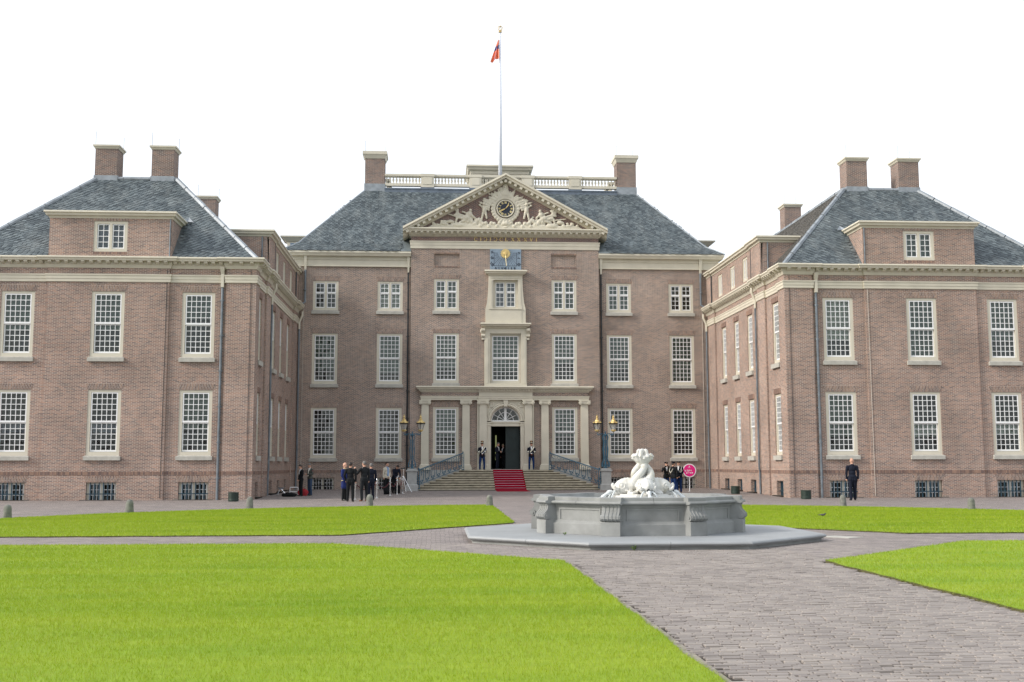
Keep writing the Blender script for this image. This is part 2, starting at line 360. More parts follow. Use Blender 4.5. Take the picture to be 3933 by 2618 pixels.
def thing(name, label, cat, loc=(0, 0, 0), rz=0.0, group=None):
    o = bpy.data.objects.new(name, None); COL.objects.link(o); o.location = loc; o.rotation_euler = (0, 0, rz)
    o.empty_display_size = .3; WL[o.name] = tuple(loc) if rz == 0 else (0, 0, 0)
    return tag(o, label, cat, group)
def local_thing(name, label, cat, loc=(0, 0, 0), rz=0.0, group=None):   # parts are given in local coordinates
    o = thing(name, label, cat, loc, rz, group); WL[o.name] = (0, 0, 0); return o
def struct(o): o['kind'] = 'structure'; return o
def dup(root, loc, rz=0.0, label=None, group=None):
    def cp(o, par):
        c = o.copy(); COL.objects.link(c)
        if par is not None: c.parent = par
        for ch in kids.get(o.name, ()): cp(ch, c)
        return c
    kids = {}
    for o in SC.objects:
        if o.parent: kids.setdefault(o.parent.name, []).append(o)
    r = cp(root, None); r.location = loc; r.rotation_euler = (0, 0, rz)
    if label: r['label'] = label
    if group: r['group'] = group
    return r
def gz(Y):   # ground level: flat lawn circle, slight dip, gentle rise to the main block
    pts = ((-400, -.04), (-25, -.04), (-18, -.105), (-16, -.10), (-5, .04), (400, .04))
    for (a, za), (b, zb) in zip(pts, pts[1:]):
        if Y <= b: return za+(zb-za)*max(0, (Y-a))/(b-a)
    return .04

# ------------------------------------------------------------------ architecture helpers
def wall(mb, plane, c, a0, a1, z0, z1, holes=(), dep=.35, inward=1, m=0):
    """wall sheet with reveals; plane 'y' -> at Y=c along X, plane 'x' -> at X=c along Y; inward = sign of the reveal direction"""
    P = (lambda a, z, d=0: (a, c+d*inward, z)) if plane == 'y' else (lambda a, z, d=0: (c+d*inward, a, z))
    As = sorted({a0, a1}|{v for h in holes for v in h[:2]}); Zs = sorted({z0, z1}|{v for h in holes for v in h[2:4]})
    for i in range(len(As)-1):
        for j in range(len(Zs)-1):
            am, zm = (As[i]+As[i+1])/2, (Zs[j]+Zs[j+1])/2
            if any(h[0] < am < h[1] and h[2] < zm < h[3] for h in holes) or am < a0 or am > a1 or zm < z0 or zm > z1: continue
            mb.face([P(As[i], Zs[j]), P(As[i+1], Zs[j]), P(As[i+1], Zs[j+1]), P(As[i], Zs[j+1])], m)
    for h in holes:
        x0, x1, y0, y1 = h[:4]
        for (pa, za), (pb, zb) in (((x0, y0), (x0, y1)), ((x1, y1), (x1, y0)), ((x0, y1), (x1, y1)), ((x1, y0), (x0, y0))):
            mb.face([P(pa, za), P(pb, zb), P(pb, zb, dep), P(pa, za, dep)], m)
CACHE = {}
def cached(key, fn):
    if key not in CACHE: CACHE[key] = fn()
    return CACHE[key]
def bars(mb, x0, x1, z0, z1, nc, nr, y, fr=.06, bar=.032, d=.045, bot=None):
    """sash: frame and glazing bars; returns pane rectangles"""
    bot = bot or fr
    mb.box(x0, x0+fr, y, y+d, z0, z1); mb.box(x1-fr, x1, y, y+d, z0, z1)
    mb.box(x0+fr, x1-fr, y, y+d, z1-fr, z1); mb.box(x0+fr, x1-fr, y, y+d, z0, z0+bot)
    ix0, ix1, iz0, iz1 = x0+fr, x1-fr, z0+bot, z1-fr
    cw = (ix1-ix0-(nc-1)*bar)/nc; ch = (iz1-iz0-(nr-1)*bar)/nr; out = []
    for i in range(1, nc): xx = ix0+i*cw+(i-1)*bar; mb.box(xx, xx+bar, y+.004, y+d-.004, iz0, iz1)
    for j in range(1, nr):
        zz = iz0+j*ch+(j-1)*bar
        for i in range(nc): xx = ix0+i*(cw+bar); mb.box(xx, xx+cw, y+.006, y+d-.006, zz, zz+bar)
    for j in range(nr):
        for i in range(nc): out.append((ix0+i*(cw+bar)+cw/2, y+d*.6, iz0+j*(ch+bar)+ch/2, cw+.01, ch+.01))
    return out
def win_parts(kind, w, h):
    """local: x centred, y=0 wall face (outside -y), z from 0 at the frame bottom"""
    fmb = MB(); smb = MB(); hw = w/2; fw_ = .155 if w > 1.4 else .11; y0 = .03
    panes = []
    if kind == 'sash' or kind == 'sash6':
        fb, ft = .17, .12
        for a in ((-hw, -hw+fw_), (hw-fw_, hw)): fmb.box(*a, y0, y0+.16, 0, h)
        fmb.box(-hw+fw_, hw-fw_, y0, y0+.16, 0, fb); fmb.box(-hw+fw_, hw-fw_, y0, y0+.16, h-ft, h)
        nc = 6 if kind == 'sash6' else 5
        z0, z1 = fb, h-ft; mid = z0+(z1-z0)*.505
        panes += bars(smb, -hw+fw_+.012, hw-fw_-.012, mid, z1-.008, nc, 5, y0+.012, .055, .03)
        panes += bars(smb, -hw+fw_+.012, hw-fw_-.012, z0+.012, mid-.035, nc, 5, y0+.075, .055, .03, bot=.08)
        smb.box(-hw+fw_-.01, hw-fw_+.01, y0+.004, y0+.07, mid-.035, mid-.002)
    elif kind in ('cross', 'dormer'):
        fb, ft = .16, .13
        for a in ((-hw, -hw+fw_), (hw-fw_, hw), (-.065, .065)): fmb.box(*a, y0, y0+.14, 0 if abs(a[0]) > .1 else fb, h if abs(a[0]) > .1 else h-ft)
        fmb.box(-hw+fw_, hw-fw_, y0, y0+.14, 0, fb); fmb.box(-hw+fw_, hw-fw_, y0, y0+.14, h-ft, h)
        for a, b in ((-hw+fw_+.01, -.075), (.075, hw-fw_-.01)):
            if kind == 'cross':
                zm = fb+(h-fb-ft)*.60
                panes += bars(smb, a, b, zm+.02, h-ft-.01, 2, 2, y0+.03, .05, .03); panes += bars(smb, a, b, fb+.012, zm-.02, 2, 3, y0+.05, .05, .03)
                smb.box(a, b, y0+.015, y0+.06, zm-.019, zm+.019)
            else: panes += bars(smb, a, b, fb+.012, h-ft-.01, 2, 4, y0+.04, .05, .03)
    elif kind == 'cellar':
        for a in ((-hw, -hw+.1), (hw-.1, hw), (-.06, .06)): fmb.box(*a, .16, .28, 0, h)
        fmb.box(-hw+.1, -.06, .16, .28, h-.07, h); fmb.box(.06, hw-.1, .16, .28, h-.07, h)
        for a, b in ((-hw+.105, -.065), (.065, hw-.105)): panes += bars(smb, a, b, .005, h-.075, 3, 3, .18, .035, .028)
    return fmb, smb, panes
def pane_mesh(w, h):
    return cached(('pane', round(w, 3), round(h, 3)), lambda: MB().box(-w/2, w/2, -.003, .003, -h/2, h/2).data('pane', M['glass']))
def window(parent, kind, c, w, h, rz=0.0, single=False, blind=None, sill=True, arch=True, frame='cream_paint', grille=None, sill_over=.075, bricks='arch_brick'):
    """c = world position of the middle of the frame's bottom edge, on the wall face"""
    po = WL[parent.name]; loc = (c[0]-po[0], c[1]-po[1], c[2]-po[2]); key = (kind, round(w, 3), round(h, 3))
    fmb, smb, panes = cached(('wp',)+key, lambda: win_parts(kind, w, h))
    o = put('window', cached(('wf', frame)+key, lambda: fmb.data('window', M[frame])), parent, loc, (0, 0, rz))
    put('sash', cached(('ws',)+key, lambda: smb.data('sash', M['white_paint'])), o)
    if single:
        for (x, y, z, pw, ph) in panes:
            put('pane', pane_mesh(pw, ph), o, (x, y, z), (rng.gauss(0, .012), 0, rng.gauss(0, .012)))
    else:
        def mk():
            g = MB()
            for (x, y, z, pw, ph) in panes:
                a, b = rng.gauss(0, .012), rng.gauss(0, .012)
                g.mesh([(x+sx*pw/2, y+sx*b*pw/2+sz*a*ph/2+d, z+sz*ph/2) for d in (-.003, .003) for sx, sz in ((-1, -1), (1, -1), (1, 1), (-1, 1))],
                       [(0, 1, 2, 3), (7, 6, 5, 4), (0, 4, 5, 1), (1, 5, 6, 2), (2, 6, 7, 3), (3, 7, 4, 0)])
            return g.data('panes', M['glass'])
        put('panes', cached(('wg', rng.randrange(3))+key, mk), o, kind='stuff')
    if sill:
        hw = w/2+sill_over
        s = MB().frustum((-hw, hw, -.13, .03), -.24, (-hw, hw, -.13, .03), -.05).frustum((-hw, hw, -.13, .03), -.05, (-w/2+.02, w/2-.02, -.0, .03), -.002)
        put('sill', cached(('sill', round(w, 3), sill_over), lambda: s.data('sill', M['sill_stone'])), o)
    if arch:
        def mka():
            g = MB(); hh = .30; hw = w/2+.03; n = int(2*hw/.068); spl = .11
            rise = .035 if kind != 'cellar' else .03
            g.mesh([(-hw, -.004, h), (hw, -.004, h), (hw+spl, -.004, h+hh), (-hw-spl, -.004, h+hh), (-hw, .01, h), (hw, .01, h), (hw+spl, .01, h+hh), (-hw-spl, .01, h+hh)],
                   [(0, 1, 2, 3), (4, 7, 6, 5), (0, 4, 5, 1), (1, 5, 6, 2), (2, 6, 7, 3), (3, 7, 4, 0)], 1)
            for k in range(n):
                a0 = -1+2*k/n+.011/hw; a1 = -1+2*(k+1)/n-.011/hw
                for lo, hi in (((0, .62), (.66, 1)) if k % 2 else ((0, .34), (.38, 1))):
                    def pt(a, f): return a*(hw+spl*f), h+hh*f
                    q = [pt(a0, lo), pt(a1, lo), pt(a1, hi), pt(a0, hi)]; d = -.010-.004*rng.random()
                    vs = [(x, d, z) for x, z in q]+[(x, .0, z) for x, z in q]
                    g.mesh(vs, [(0, 1, 2, 3), (0, 4, 5, 1), (1, 5, 6, 2), (2, 6, 7, 3), (3, 7, 4, 0)], 0, rng.random())
            return g.data('brick_lintel', [M[bricks], M['mortar']])
        put('brick_lintel', cached(('arch', bricks)+key, mka), o, kind='stuff')
    if blind:
        mat, z0, z1 = blind; z0 *= h; z1 *= h; hw = w/2-.1
        g = MB(); n = 10; nz = 5
        vs = [(-hw+2*hw*i/n, .24+.02*math.sin(i*2.1+j), z0+(z1-z0)*j/nz-(.05*abs(math.sin(PI*i/n*2))*(1-j/nz))) for j in range(nz+1) for i in range(n+1)]
        vs += [(x, y+.006, z) for x, y, z in vs]; m_ = (n+1)*(nz+1)
        fs = [(j*(n+1)+i, j*(n+1)+i+1, (j+1)*(n+1)+i+1, (j+1)*(n+1)+i) for j in range(nz) for i in range(n)]
        g.mesh(vs, fs+[tuple(m_+q for q in reversed(f)) for f in fs])
        put('blind', g.data('blind', M[mat]), o)
    if grille:
        g = MB(); n = 6
        for k in range(n):
            x = -w/2+.10+(w-.2)*(k+.5)/n; g.box(x-.022, x+.022, .03, .07, -.02, h+.02)
        put('grille_upright', cached(('gr', grille)+key, lambda: g.data('grille_upright', M[grille])), o, kind='stuff')
        put('grille_bar', cached(('gb', grille)+key, lambda: MB().box(-w/2, w/2, .012, .03, h*.36, h*.36+.045).data('grille_bar', M[grille])), o)
    return o
def chimney(parent, x0, x1, y0, y1, zb, zl, zt, zc, brick='brick_main', over=.16, capm='cream'):
    c = MB().box(x0, x1, y0, y1, zb, zt).build('chimney', M[brick], parent)
    k = MB(); k.frustum((x0-.03, x1+.03, y0-.03, y1+.03), zt-.02, (x0-over, x1+over, y0-over, y1+over), zt+(zc-zt)*.55)
    k.box(x0-over-.03, x1+over+.03, y0-over-.03, y1+over+.03, zt+(zc-zt)*.55, zc); k.build('chimney_cap', M[capm], c)
    f = MB(); f.box(x0-.04, x1+.04, y0-.04, y1+.04, zb, zl); f.build('lead_flashing', M['lead'], c)
    MB().lathe([(.0, 0), (.13, 0), (.13, .09), (.05, .13), (.0, .13)], ((x0+x1)/2, (y0+y1)/2, zc-.01), 10).build('flue_cap', M['lead_dark'], c)
    w = MB()
    for dx, dy in ((x0, y0), (x1, y1)): w.tube([(dx, dy, zc), (dx, dy, zc+.75)], .010, 4)
    w.build('lightning_rod', M['pipe'], c)
    return c
def downpipe(parent, pts, r=.055, mat='pipe', hopper=None, brackets=True):
    p = MB().tube(pts, r, 8).build('downpipe', M[mat], parent)
    if hopper:
        x, y, z, hh = hopper
        MB().frustum((x-.06, x+.06, y-.05, y+.05), z-hh, (x-.10, x+.10, y-.16, y+.05), z).build('hopper', M['cream_paint'], p)
    if brackets:
        g = MB(); zlo, zhi = sorted((pts[0][2], pts[-1][2])); z = zlo+1.0
        x, y = pts[-1][0], pts[-1][1]
        while z < zhi-.5: g.lathe([(r+.004, 0), (r+.02, .01), (r+.02, .07), (r+.004, .08)], (x, y, z), 8); g.box(x-r-.05, x+r+.05, y+.02, y+.05, z+.02, z+.06); z += 1.75
        g.build('pipe_bracket', M[mat], p, kind='stuff')
    return p
SLATE_MB = None
def slate_shape(w, h, lift=.030, th=.014):
    pts = [(-w/2, h*.62), (-w/2, -h*.10), (-w*.38, -h*.30), (-w*.15, -h*.38), (w*.28, -h*.38), (w/2, -h*.16), (w/2, h*.62)]
    f = lambda v: .004+(lift)*(.62*h-v)/h
    top = [(u, v, f(v)+th) for u, v in pts]; n = len(pts)
    bot = [(u, v, f(v)-.004) for u, v in pts]
    return top+bot, [tuple(range(n-1, -1, -1))[::-1]]+[(i, i+n, (i+1) % n+n, (i+1) % n) for i in range(1, 5)]
def slating(parent, mirror, faces, mat='slate', singles=300, w=.26, ex=.16, warm=None, skip=None, slope=.30):
    """faces: list of (origin, u_dir, v_dir, [(u,v) polygon convex])"""
    h = w*.95; allp = []
    for (O, U, V, poly, mi) in faces:
        O, U, V = Vector(O), Vector(U).normalized(), Vector(V).normalized(); N = U.cross(V)
        us = [p[0] for p in poly]; vs = [p[1] for p in poly]
        def inside(u, v):
            s = None
            for (x0, y0), (x1, y1) in zip(poly, poly[1:]+poly[:1]):
                cr_ = (x1-x0)*(v-y0)-(y1-y0)*(u-x0)
                if s is None: s = cr_ > 0
                elif (cr_ > 0) != s: return False
            return True
        nr = int((max(vs)-min(vs)+abs(slope)*(max(us)-min(us)))/ex)+2
        for r in range(-int(abs(slope)*(max(us)-min(us))/ex)-2, nr):
            k = 0; u = min(us)+(.5*w if r % 2 else 0)
            while u < max(us):
                v = min(vs)+r*ex+slope*(u-min(us))+rng.uniform(-.008, .008)
                if inside(u, v):
                    p = O+U*u+V*v
                    q = Vector((-p.x, p.y, p.z)) if mirror else p
                    if not (skip and skip(p)): allp.append(((q-CAM).length, p, U, V, N, mi))
                u += w*rng.uniform(.94, 1.06)
    allp.sort(key=lambda a: a[0])
    vs0, fs0 = slate_shape(w, h)
    off = Vector(WL[parent.name])
    def basis(p, U, V, N):
        tilt = rng.gauss(0, .05); U2 = (U+V*tilt).normalized(); V2 = N.cross(U2)
        if mirror:
            mx = lambda a: Vector((-a.x, a.y, a.z)); U2, V2, N2, p2 = -mx(U2), mx(V2), mx(N), mx(p)
        else: N2, p2 = N, p
        p2 = p2-off
        return Matrix(((U2.x, V2.x, N2.x, p2.x), (U2.y, V2.y, N2.y, p2.y), (U2.z, V2.z, N2.z, p2.z), (0, 0, 0, 1)))
    for a in allp[:singles]:
        tb = rng.randrange(5)
        def mk(): s = MB(); s.mesh(vs0, fs0, 0, tb/5); return s.data('slate', M['slate'] if a[5] == 0 else M[warm])
        put('slate', cached(('slate', w, tb, a[5], warm), mk), parent, mat=basis(*a[1:5]))
    rest = allp[singles:]
    if rest:
        nv = len(vs0); V0 = np.array(vs0); n = len(rest)
        co = np.empty((n, nv, 3)); tint = nrs.rand(n); mi = np.array([a[5] for a in rest])
        for i, a in enumerate(rest):
            b = basis(*a[1:5]); B = np.array(b); co[i] = V0@B[:3, :3].T+B[:3, 3]
        me = bpy.data.meshes.new('slates'); fs = [tuple(q+i*nv for q in f) for i in range(n) for f in fs0]
        me.from_pydata(co.reshape(-1, 3).tolist(), [], fs); me.materials.append(M['slate'])
        if warm: me.materials.append(M[warm]); me.polygons.foreach_set('material_index', np.repeat(mi, len(fs0)).tolist())
        at = me.attributes.new('tint', 'FLOAT', 'FACE'); at.data.foreach_set('value', np.repeat(tint, len(fs0)).tolist())
        put('slates', me, parent, kind='stuff')
def modillion_row(parent, p0, p1, n, size, out, z0, z1, mirror=False, mat='cream', single=True, name='modillion', slope=0.0):
    """brackets between plan points p0->p1, projecting 'out' to the right of travel"""
    p0, p1 = Vector(p0), Vector(p1); d = (p1-p0).normalized(); nrm = Vector((d.y, -d.x))
    if mirror: p0.x *= -1; p1.x *= -1; d.x *= -1; nrm.x *= -1
    off = Vector(WL[parent.name])
    me = cached(('mod', size, out, round(z1-z0, 3), mat, name), lambda: MB().frustum((-size/2, size/2, -out*.55, 0), 0, (-size/2, size/2, -out, 0), (z1-z0)*.6).box(-size/2, size/2, -out, 0, (z1-z0)*.6, z1-z0).data(name, M[mat]))
    ang = math.atan2(nrm.x, -nrm.y); cat_ = MB()
    for k in range(n):
        p = p0+(p1-p0)*((k+.5)/n)
        put(name, me, parent, (p.x-off.x, p.y-off.y, z0-off.z), (0, 0, ang))
# stroke lettering -------------------------------------------------
def glyph(ch):
    if ch == 'I': return [([(0, 0), (0, 1)], 1), ([(-.16, .02), (.16, .02)], .4), ([(-.16, .98), (.16, .98)], .4)], .42
    if ch == 'V': return [([(-.34, 1), (0, 0)], 1), ([(0, 0), (.34, 1)], .5), ([(-.46, .98), (-.2, .98)], .4), ([(.2, .98), (.46, .98)], .4)], .9
    if ch == 'X': return [([(-.33, 1), (.33, 0)], 1), ([(-.33, 0), (.33, 1)], .5), ([(-.45, .98), (-.2, .98)], .4), ([(.2, .98), (.45, .98)], .4), ([(-.45, .02), (-.2, .02)], .4), ([(.2, .02), (.45, .02)], .4)], .9
    if ch == 'L': return [([(-.2, 0), (-.2, 1)], 1), ([(-.34, .03), (.3, .03)], .5), ([(.28, .0), (.32, .26)], .5), ([(-.34, .98), (-.04, .98)], .4)], .75
    if ch in 'CD':
        s = 1 if ch == 'C' else -1
        arc = [(s*.42*math.cos(a), .5+.5*math.sin(a)) for a in [R(48+264*k/14) for k in range(15)]]
        return [(arc, .85), ([(s*.29, .95), (s*.29, .7)], .5)], .95
    return [], .4
def strokes(mb, ch, org, ex, ez, n, size, wd, th, m=0):
    """draw glyph: org Vector (bottom middle), ex/ez unit vectors, n outward normal"""
    for pl, wf in glyph(ch)[0]:
        for (a, b), (c, d) in zip(pl, pl[1:]):
            p = org+ex*(a*size)+ez*(b*size); q = org+ex*(c*size)+ez*(d*size); t = (q-p)
            if t.length < 1e-6: continue
            t.normalize(); s = t.cross(n)*(wd*wf/2); e = t*(wd*.12)
            vs = [p-s-e, p+s-e, q+s+e, q-s+e]; vs = [v+n*th for v in vs]+[v for v in vs]
            mb.mesh(vs, [(0, 1, 2, 3), (0, 4, 5, 1), (1, 5, 6, 2), (2, 6, 7, 3), (3, 7, 4, 0)], m)
def voxel(name, mb, size, mats, parent=None, smooth_it=2, pick=None, fac=.5):
    """fuse overlapping closed shapes into one continuous surface"""
    me0 = mb.data(name, mats); o = bpy.data.objects.new(name, me0); COL.objects.link(o)
    md = o.modifiers.new('r', 'REMESH'); md.mode = 'VOXEL'; md.voxel_size = size
    if smooth_it: sm = o.modifiers.new('s', 'SMOOTH'); sm.iterations = smooth_it; sm.factor = fac
    dg = bpy.context.evaluated_depsgraph_get(); me = bpy.data.meshes.new_from_object(o.evaluated_get(dg), depsgraph=dg)
    o.modifiers.clear(); o.data = me; me.name = name; bpy.data.meshes.remove(me0)
    me.materials.clear()
    for m in mats: me.materials.append(m)
    n = len(me.polygons); me.polygons.foreach_set('use_smooth', [True]*n)
    if pick is not None:
        c = np.empty(n*3); me.polygons.foreach_get('center', c); me.polygons.foreach_set('material_index', pick(c.reshape(-1, 3)).astype(np.int32))
    else: me.polygons.foreach_set('material_index', np.zeros(n, np.int32))
    me.update()
    if parent is not None: o.parent = parent
    return o

# ------------------------------------------------------------------ ground
def ground():
    mb = MB(); ys = [-300, -120, -64.5]; xs = [-420, 420]
    mb.face([(-420, -320, -.14), (420, -320, -.14), (420, 420, -.14), (-420, 420, -.14)])
    struct(mb.build('ground', M['joint']))
    # paved court: sheet that follows the levels; the near path is laid brick by brick further below
    mb = MB(); ys = [-47.5, -40, -30, -25, -23, -21, -19.5, -18, -16, -14, -12, -10, -8, -5, 0, 12]
    zf = lambda y: gz(y)
    for a, b in zip(ys, ys[1:]): mb.face([(-60, a, zf(a)), (60, a, zf(a)), (60, b, zf(b)), (-60, b, zf(b))])
    mb.face([(-60, -52.9, -.04), (-2.4, -52.9, -.04), (-2.4, -47.5, -.04), (-60, -47.5, -.04)])
    mb.face([(2.4, -53.4, -.04), (60, -53.4, -.04), (60, -47.5, -.04), (2.4, -47.5, -.04)])
    mb.face([(-2.4, -50.2, -.04), (2.4, -50.2, -.04), (2.4, -47.5, -.04), (-2.4, -47.5, -.04)])
    mb.face([(-60, -120, -.04), (60, -120, -.04), (60, -66.5, -.04), (-60, -66.5, -.04)])
    o = struct(mb.build('pavement', M['pavement'])); return o
pavement = ground()
CEN = (0.02, -47.05); RL = 20.3
def arc(a0, a1, n=24, r=RL): return [(CEN[0]+r*math.cos(R(a0+(a1-a0)*k/n)), CEN[1]+r*math.sin(R(a0+(a1-a0)*k/n))) for k in range(n+1)]
def ang_for(x=None, y=None, q=1):
    return None
LAWNS = {}
def lawn_polys():
    c = CEN; r = RL
    yA = lambda x, s: c[1]+s*math.sqrt(r*r-(x-c[0])**2); xA = lambda y, s: c[0]+s*math.sqrt(r*r-(y-c[1])**2)
    def a_of(x, y): return math.degrees(math.atan2(y-c[1], x-c[0]))
    xl, xr, y0, y1, y2, y3 = -2.14, 2.19, -48.5, -48.9, -45.6, -46.1
    out = {}
    a0, a1 = a_of(xA(y0, -1), y0) % 360, a_of(xl, yA(xl, -1)) % 360
    out['near_left'] = [(xl, -53.0), (-6.4, y0)]+arc(a0, a1)
    a0, a1 = a_of(xr, yA(xr, -1)) % 360, a_of(xA(y1, 1), y1) % 360
    out['near_right'] = arc(a0, a1)+[(6.7, y1), (xr, -53.3)]
    a0, a1 = a_of(xA(y3, 1), y3), a_of(xr, yA(xr, 1))
    out['far_right'] = arc(a0, a1)+[(xr, -41.0), (6.7, y3)]
    a0, a1 = a_of(xl, yA(xl, 1)), a_of(xA(y2, -1), y2)
    out['far_left'] = arc(a0, a1)+[(-6.5, y2), (xl, -40.6)]
    return out
LAWNS = lawn_polys()
LAWN_Z = -.014
for nme, poly in LAWNS.items():
    mb = MB()
    n = len(poly); rj = random.Random(3)
    # subdivide straight edges a little so the edge wanders like a spaded lawn edge
    pts = []
    for i in range(n):
        a, b = Vector(poly[i]), Vector(poly[(i+1) % n]); k = max(1, int((b-a).length/.35)); nn = Vector(((b-a).y, -(b-a).x)).normalized()
        for j in range(k): p = a+(b-a)*(j/k)+nn*rj.gauss(0, .022); pts.append((p.x, p.y))
    n = len(pts)
    cx_, cy_ = sum(p[0] for p in poly)/len(poly), sum(p[1] for p in poly)/len(poly)
    top = [(x, y, LAWN_Z) for x, y in pts]
    mb.mesh(top, [tuple(range(n))], 0)
    mb.mesh(top+[(x, y, -.075) for x, y in pts], [(i, i+n, (i+1) % n+n, (i+1) % n) for i in range(n)], 1)
    LAWNS[nme] = pts
    o = struct(mb.build('lawn', [M['lawn'], M['soil']]))

# ------------------------------------------------------------------ main block
GB = M['brick_main']
def main_block():
    T = thing('palace_main_block', 'tall brick palace front with pediment, clock and balustrade, at the end of the court', 'palace')
    S1 = [(-11.61, 1.63), (-7.47, 1.63), (7.47, 1.63), (11.61, 1.63)]
    zl, zm, zu = 2.03, 6.75, 11.5
    wb = MB(); holes = []
    for x, w in S1:
        holes += [(x-w/2, x+w/2, zl, 5.22), (x-w/2, x+w/2, zm, 10.0), (x-w/2, x+w/2, zu, 13.42), (x-.72, x+.72, -.02, .77)]
    for a0, a1 in ((-14.0, -6.12), (6.12, 14.0)): wall(wb, 'y', 0, a0, a1, -.3, 15.0, [h for h in holes if a0 < h[0] < a1], .4)
    for s in (-1, 1): wb.face([(s*14, 0, -.3), (s*14, 0, 15), (s*14, 14, 15), (s*14, 14, -.3)])
    # projecting centre
    ph = []
    for s in (-1, 1): ph += [(s*3.83-.82, s*3.83+.82, 2.03, 5.26), (s*3.83-.82, s*3.83+.82, 6.8, 10.03), (s*3.83-.82, s*3.83+.82, 11.5, 13.57), (s*3.81-.82, s*3.81+.82, 14.43, 15.2)]
    ph += [(-.95, .95, 1.2, 5.3), (-.95, .95, 6.7, 10.05), (-.8, .8, 11.6, 13.5)]
    wall(wb, 'y', -.3, -6.12, 6.12, -.3, 16.4, ph, .4)
    for s in (-1, 1):
        wb.face([(s*6.12, -.3, -.3), (s*6.12, -.3, 16.4), (s*6.12, 1.5, 16.4), (s*6.12, 1.5, -.3)])
        wb.face([(s*3.81-.82, -.19, 14.43), (s*3.81+.82, -.19, 14.43), (s*3.81+.82, -.19, 15.2), (s*3.81-.82, -.19, 15.2)])
    wb.build('wall', GB, T)
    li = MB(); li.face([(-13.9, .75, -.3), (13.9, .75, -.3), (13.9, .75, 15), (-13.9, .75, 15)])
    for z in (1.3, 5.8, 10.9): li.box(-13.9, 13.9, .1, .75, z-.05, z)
    # leave the hall doorway open: dark sheet is split around it
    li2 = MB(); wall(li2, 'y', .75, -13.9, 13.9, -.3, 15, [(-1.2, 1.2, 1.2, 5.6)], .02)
    li2.build('room_shade_sheet', M['room_shade'], T)  # dark sheet behind the panes, room shade painted as its colour
    # soldier course and blind niche heads
    sc = MB()
    def soldier(x0, x1, y, z0, z1, ax='y'):
        n = int((x1-x0)/.068)
        for k in range(n):
            a, b = x0+(x1-x0)*k/n+.006, x0+(x1-x0)*(k+1)/n-.006
            sc.box(a, b, y-.018-.004*rng.random(), y+.01, z0, z1, 0, rng.random())
        sc.box(x0, x1, y-.006, y+.01, z0-.006, z1+.006, 1)
    for a, b in ((-13.4, -6.15), (6.15, 13.4)): soldier(a, b, 0, 1.10, 1.27)
    for s in (-1, 1):
        soldier(s*3.81-.82, s*3.81+.82, -.3, 15.21, 15.32); soldier(s*3.81-.84, s*3.81+.84, -.3, 14.32, 14.42)
    sc.build('soldier_course', [M['arch_brick'], M['mortar']], T, kind='stuff')
    # windows
    cands = []
    BL = {(-11.61, 0): None, (-7.47, 0): None}
    lowb = [None, None, None, ('blind_green', .52, .97)]
    midb = [('blind_green', .30, .97), ('blind_green', .22, .97), ('blind_green', .35, .97), ('blind_green', .12, .97)]
    upb = [None, ('blind_white', .1, .95), ('blind_green', .1, .95), None]
    for i, (x, w) in enumerate(S1):
        window(T, 'sash', (x, 0, zl), w, 5.22-zl, single=(i in (1, 2, 3)), blind=lowb[i])
        window(T, 'sash', (x, 0, zm), w, 10.0-zm, blind=midb[i])
        window(T, 'cross', (x, 0, zu), w, 13.42-zu, blind=upb[i])
        window(T, 'cellar', (x, 0, -.02), 1.44, .79, grille='iron_black', sill=False)
    for i, s in enumerate((-1, 1)):
        window(T, 'sash', (s*3.83, -.3, 2.03), 1.64, 3.23, single=True, blind=('blind_green', .44, .97))
        window(T, 'sash', (s*3.83, -.3, 6.8), 1.64, 3.23, blind=('blind_green', .3+.1*i, .97), single=(s > 0))
        window(T, 'cross', (s*3.83, -.3, 11.5), 1.64, 2.07, blind=('blind_green', .1, .95))
    # plain eaves of the side bays
    for s in (-1, 1):
        e = MB(); pth = [(6.13, 0), (14.02, 0), (14.02, 3)] if s > 0 else [(-14.02, 3), (-14.02, 0), (-6.13, 0)]
        e.sweep([(-.05, 15.34), (.44, 15.34), (.46, 15.22), (.40, 15.12), (.36, 15.02), (.15, 15.0), (.13, 14.80), (.09, 14.78), (.09, 14.42), (.12, 14.40), (.12, 14.36), (-.05, 14.34)], pth)
        e.build('eaves_cornice', M['cream'], T)
    # entablature of the projection
    P = [(-6.12, 1.2), (-6.12, -.3), (6.12, -.3), (6.12, 1.2)]
    b = MB(); b.sweep([(-.05, 16.06), (.10, 16.06), (.10, 15.98), (.075, 15.96), (.075, 15.78), (.055, 15.77), (.055, 15.56), (-.05, 15.55)], P); b.build('architrave_band', M['cream'], T)
    b = MB().box(-6.125, 6.125, -.31, 1.0, 16.06, 16.36); b.build('brick_frieze', M['brick_dark'], T)
    c = MB(); c.sweep([(-.05, 16.86), (.50, 16.86), (.52, 16.78), (.44, 16.72), (.42, 16.64), (.26, 16.62), (.18, 16.48), (.12, 16.40), (.02, 16.34), (-.05, 16.34)], P); c.build('pediment_cornice', M['cream'], T)
    modillion_row(T, (-6.4, -.46), (6.4, -.46), 33, .17, .24, 16.46, 16.64)
    # pediment
    ap, hb = 20.50, 16.87
    rk = MB()
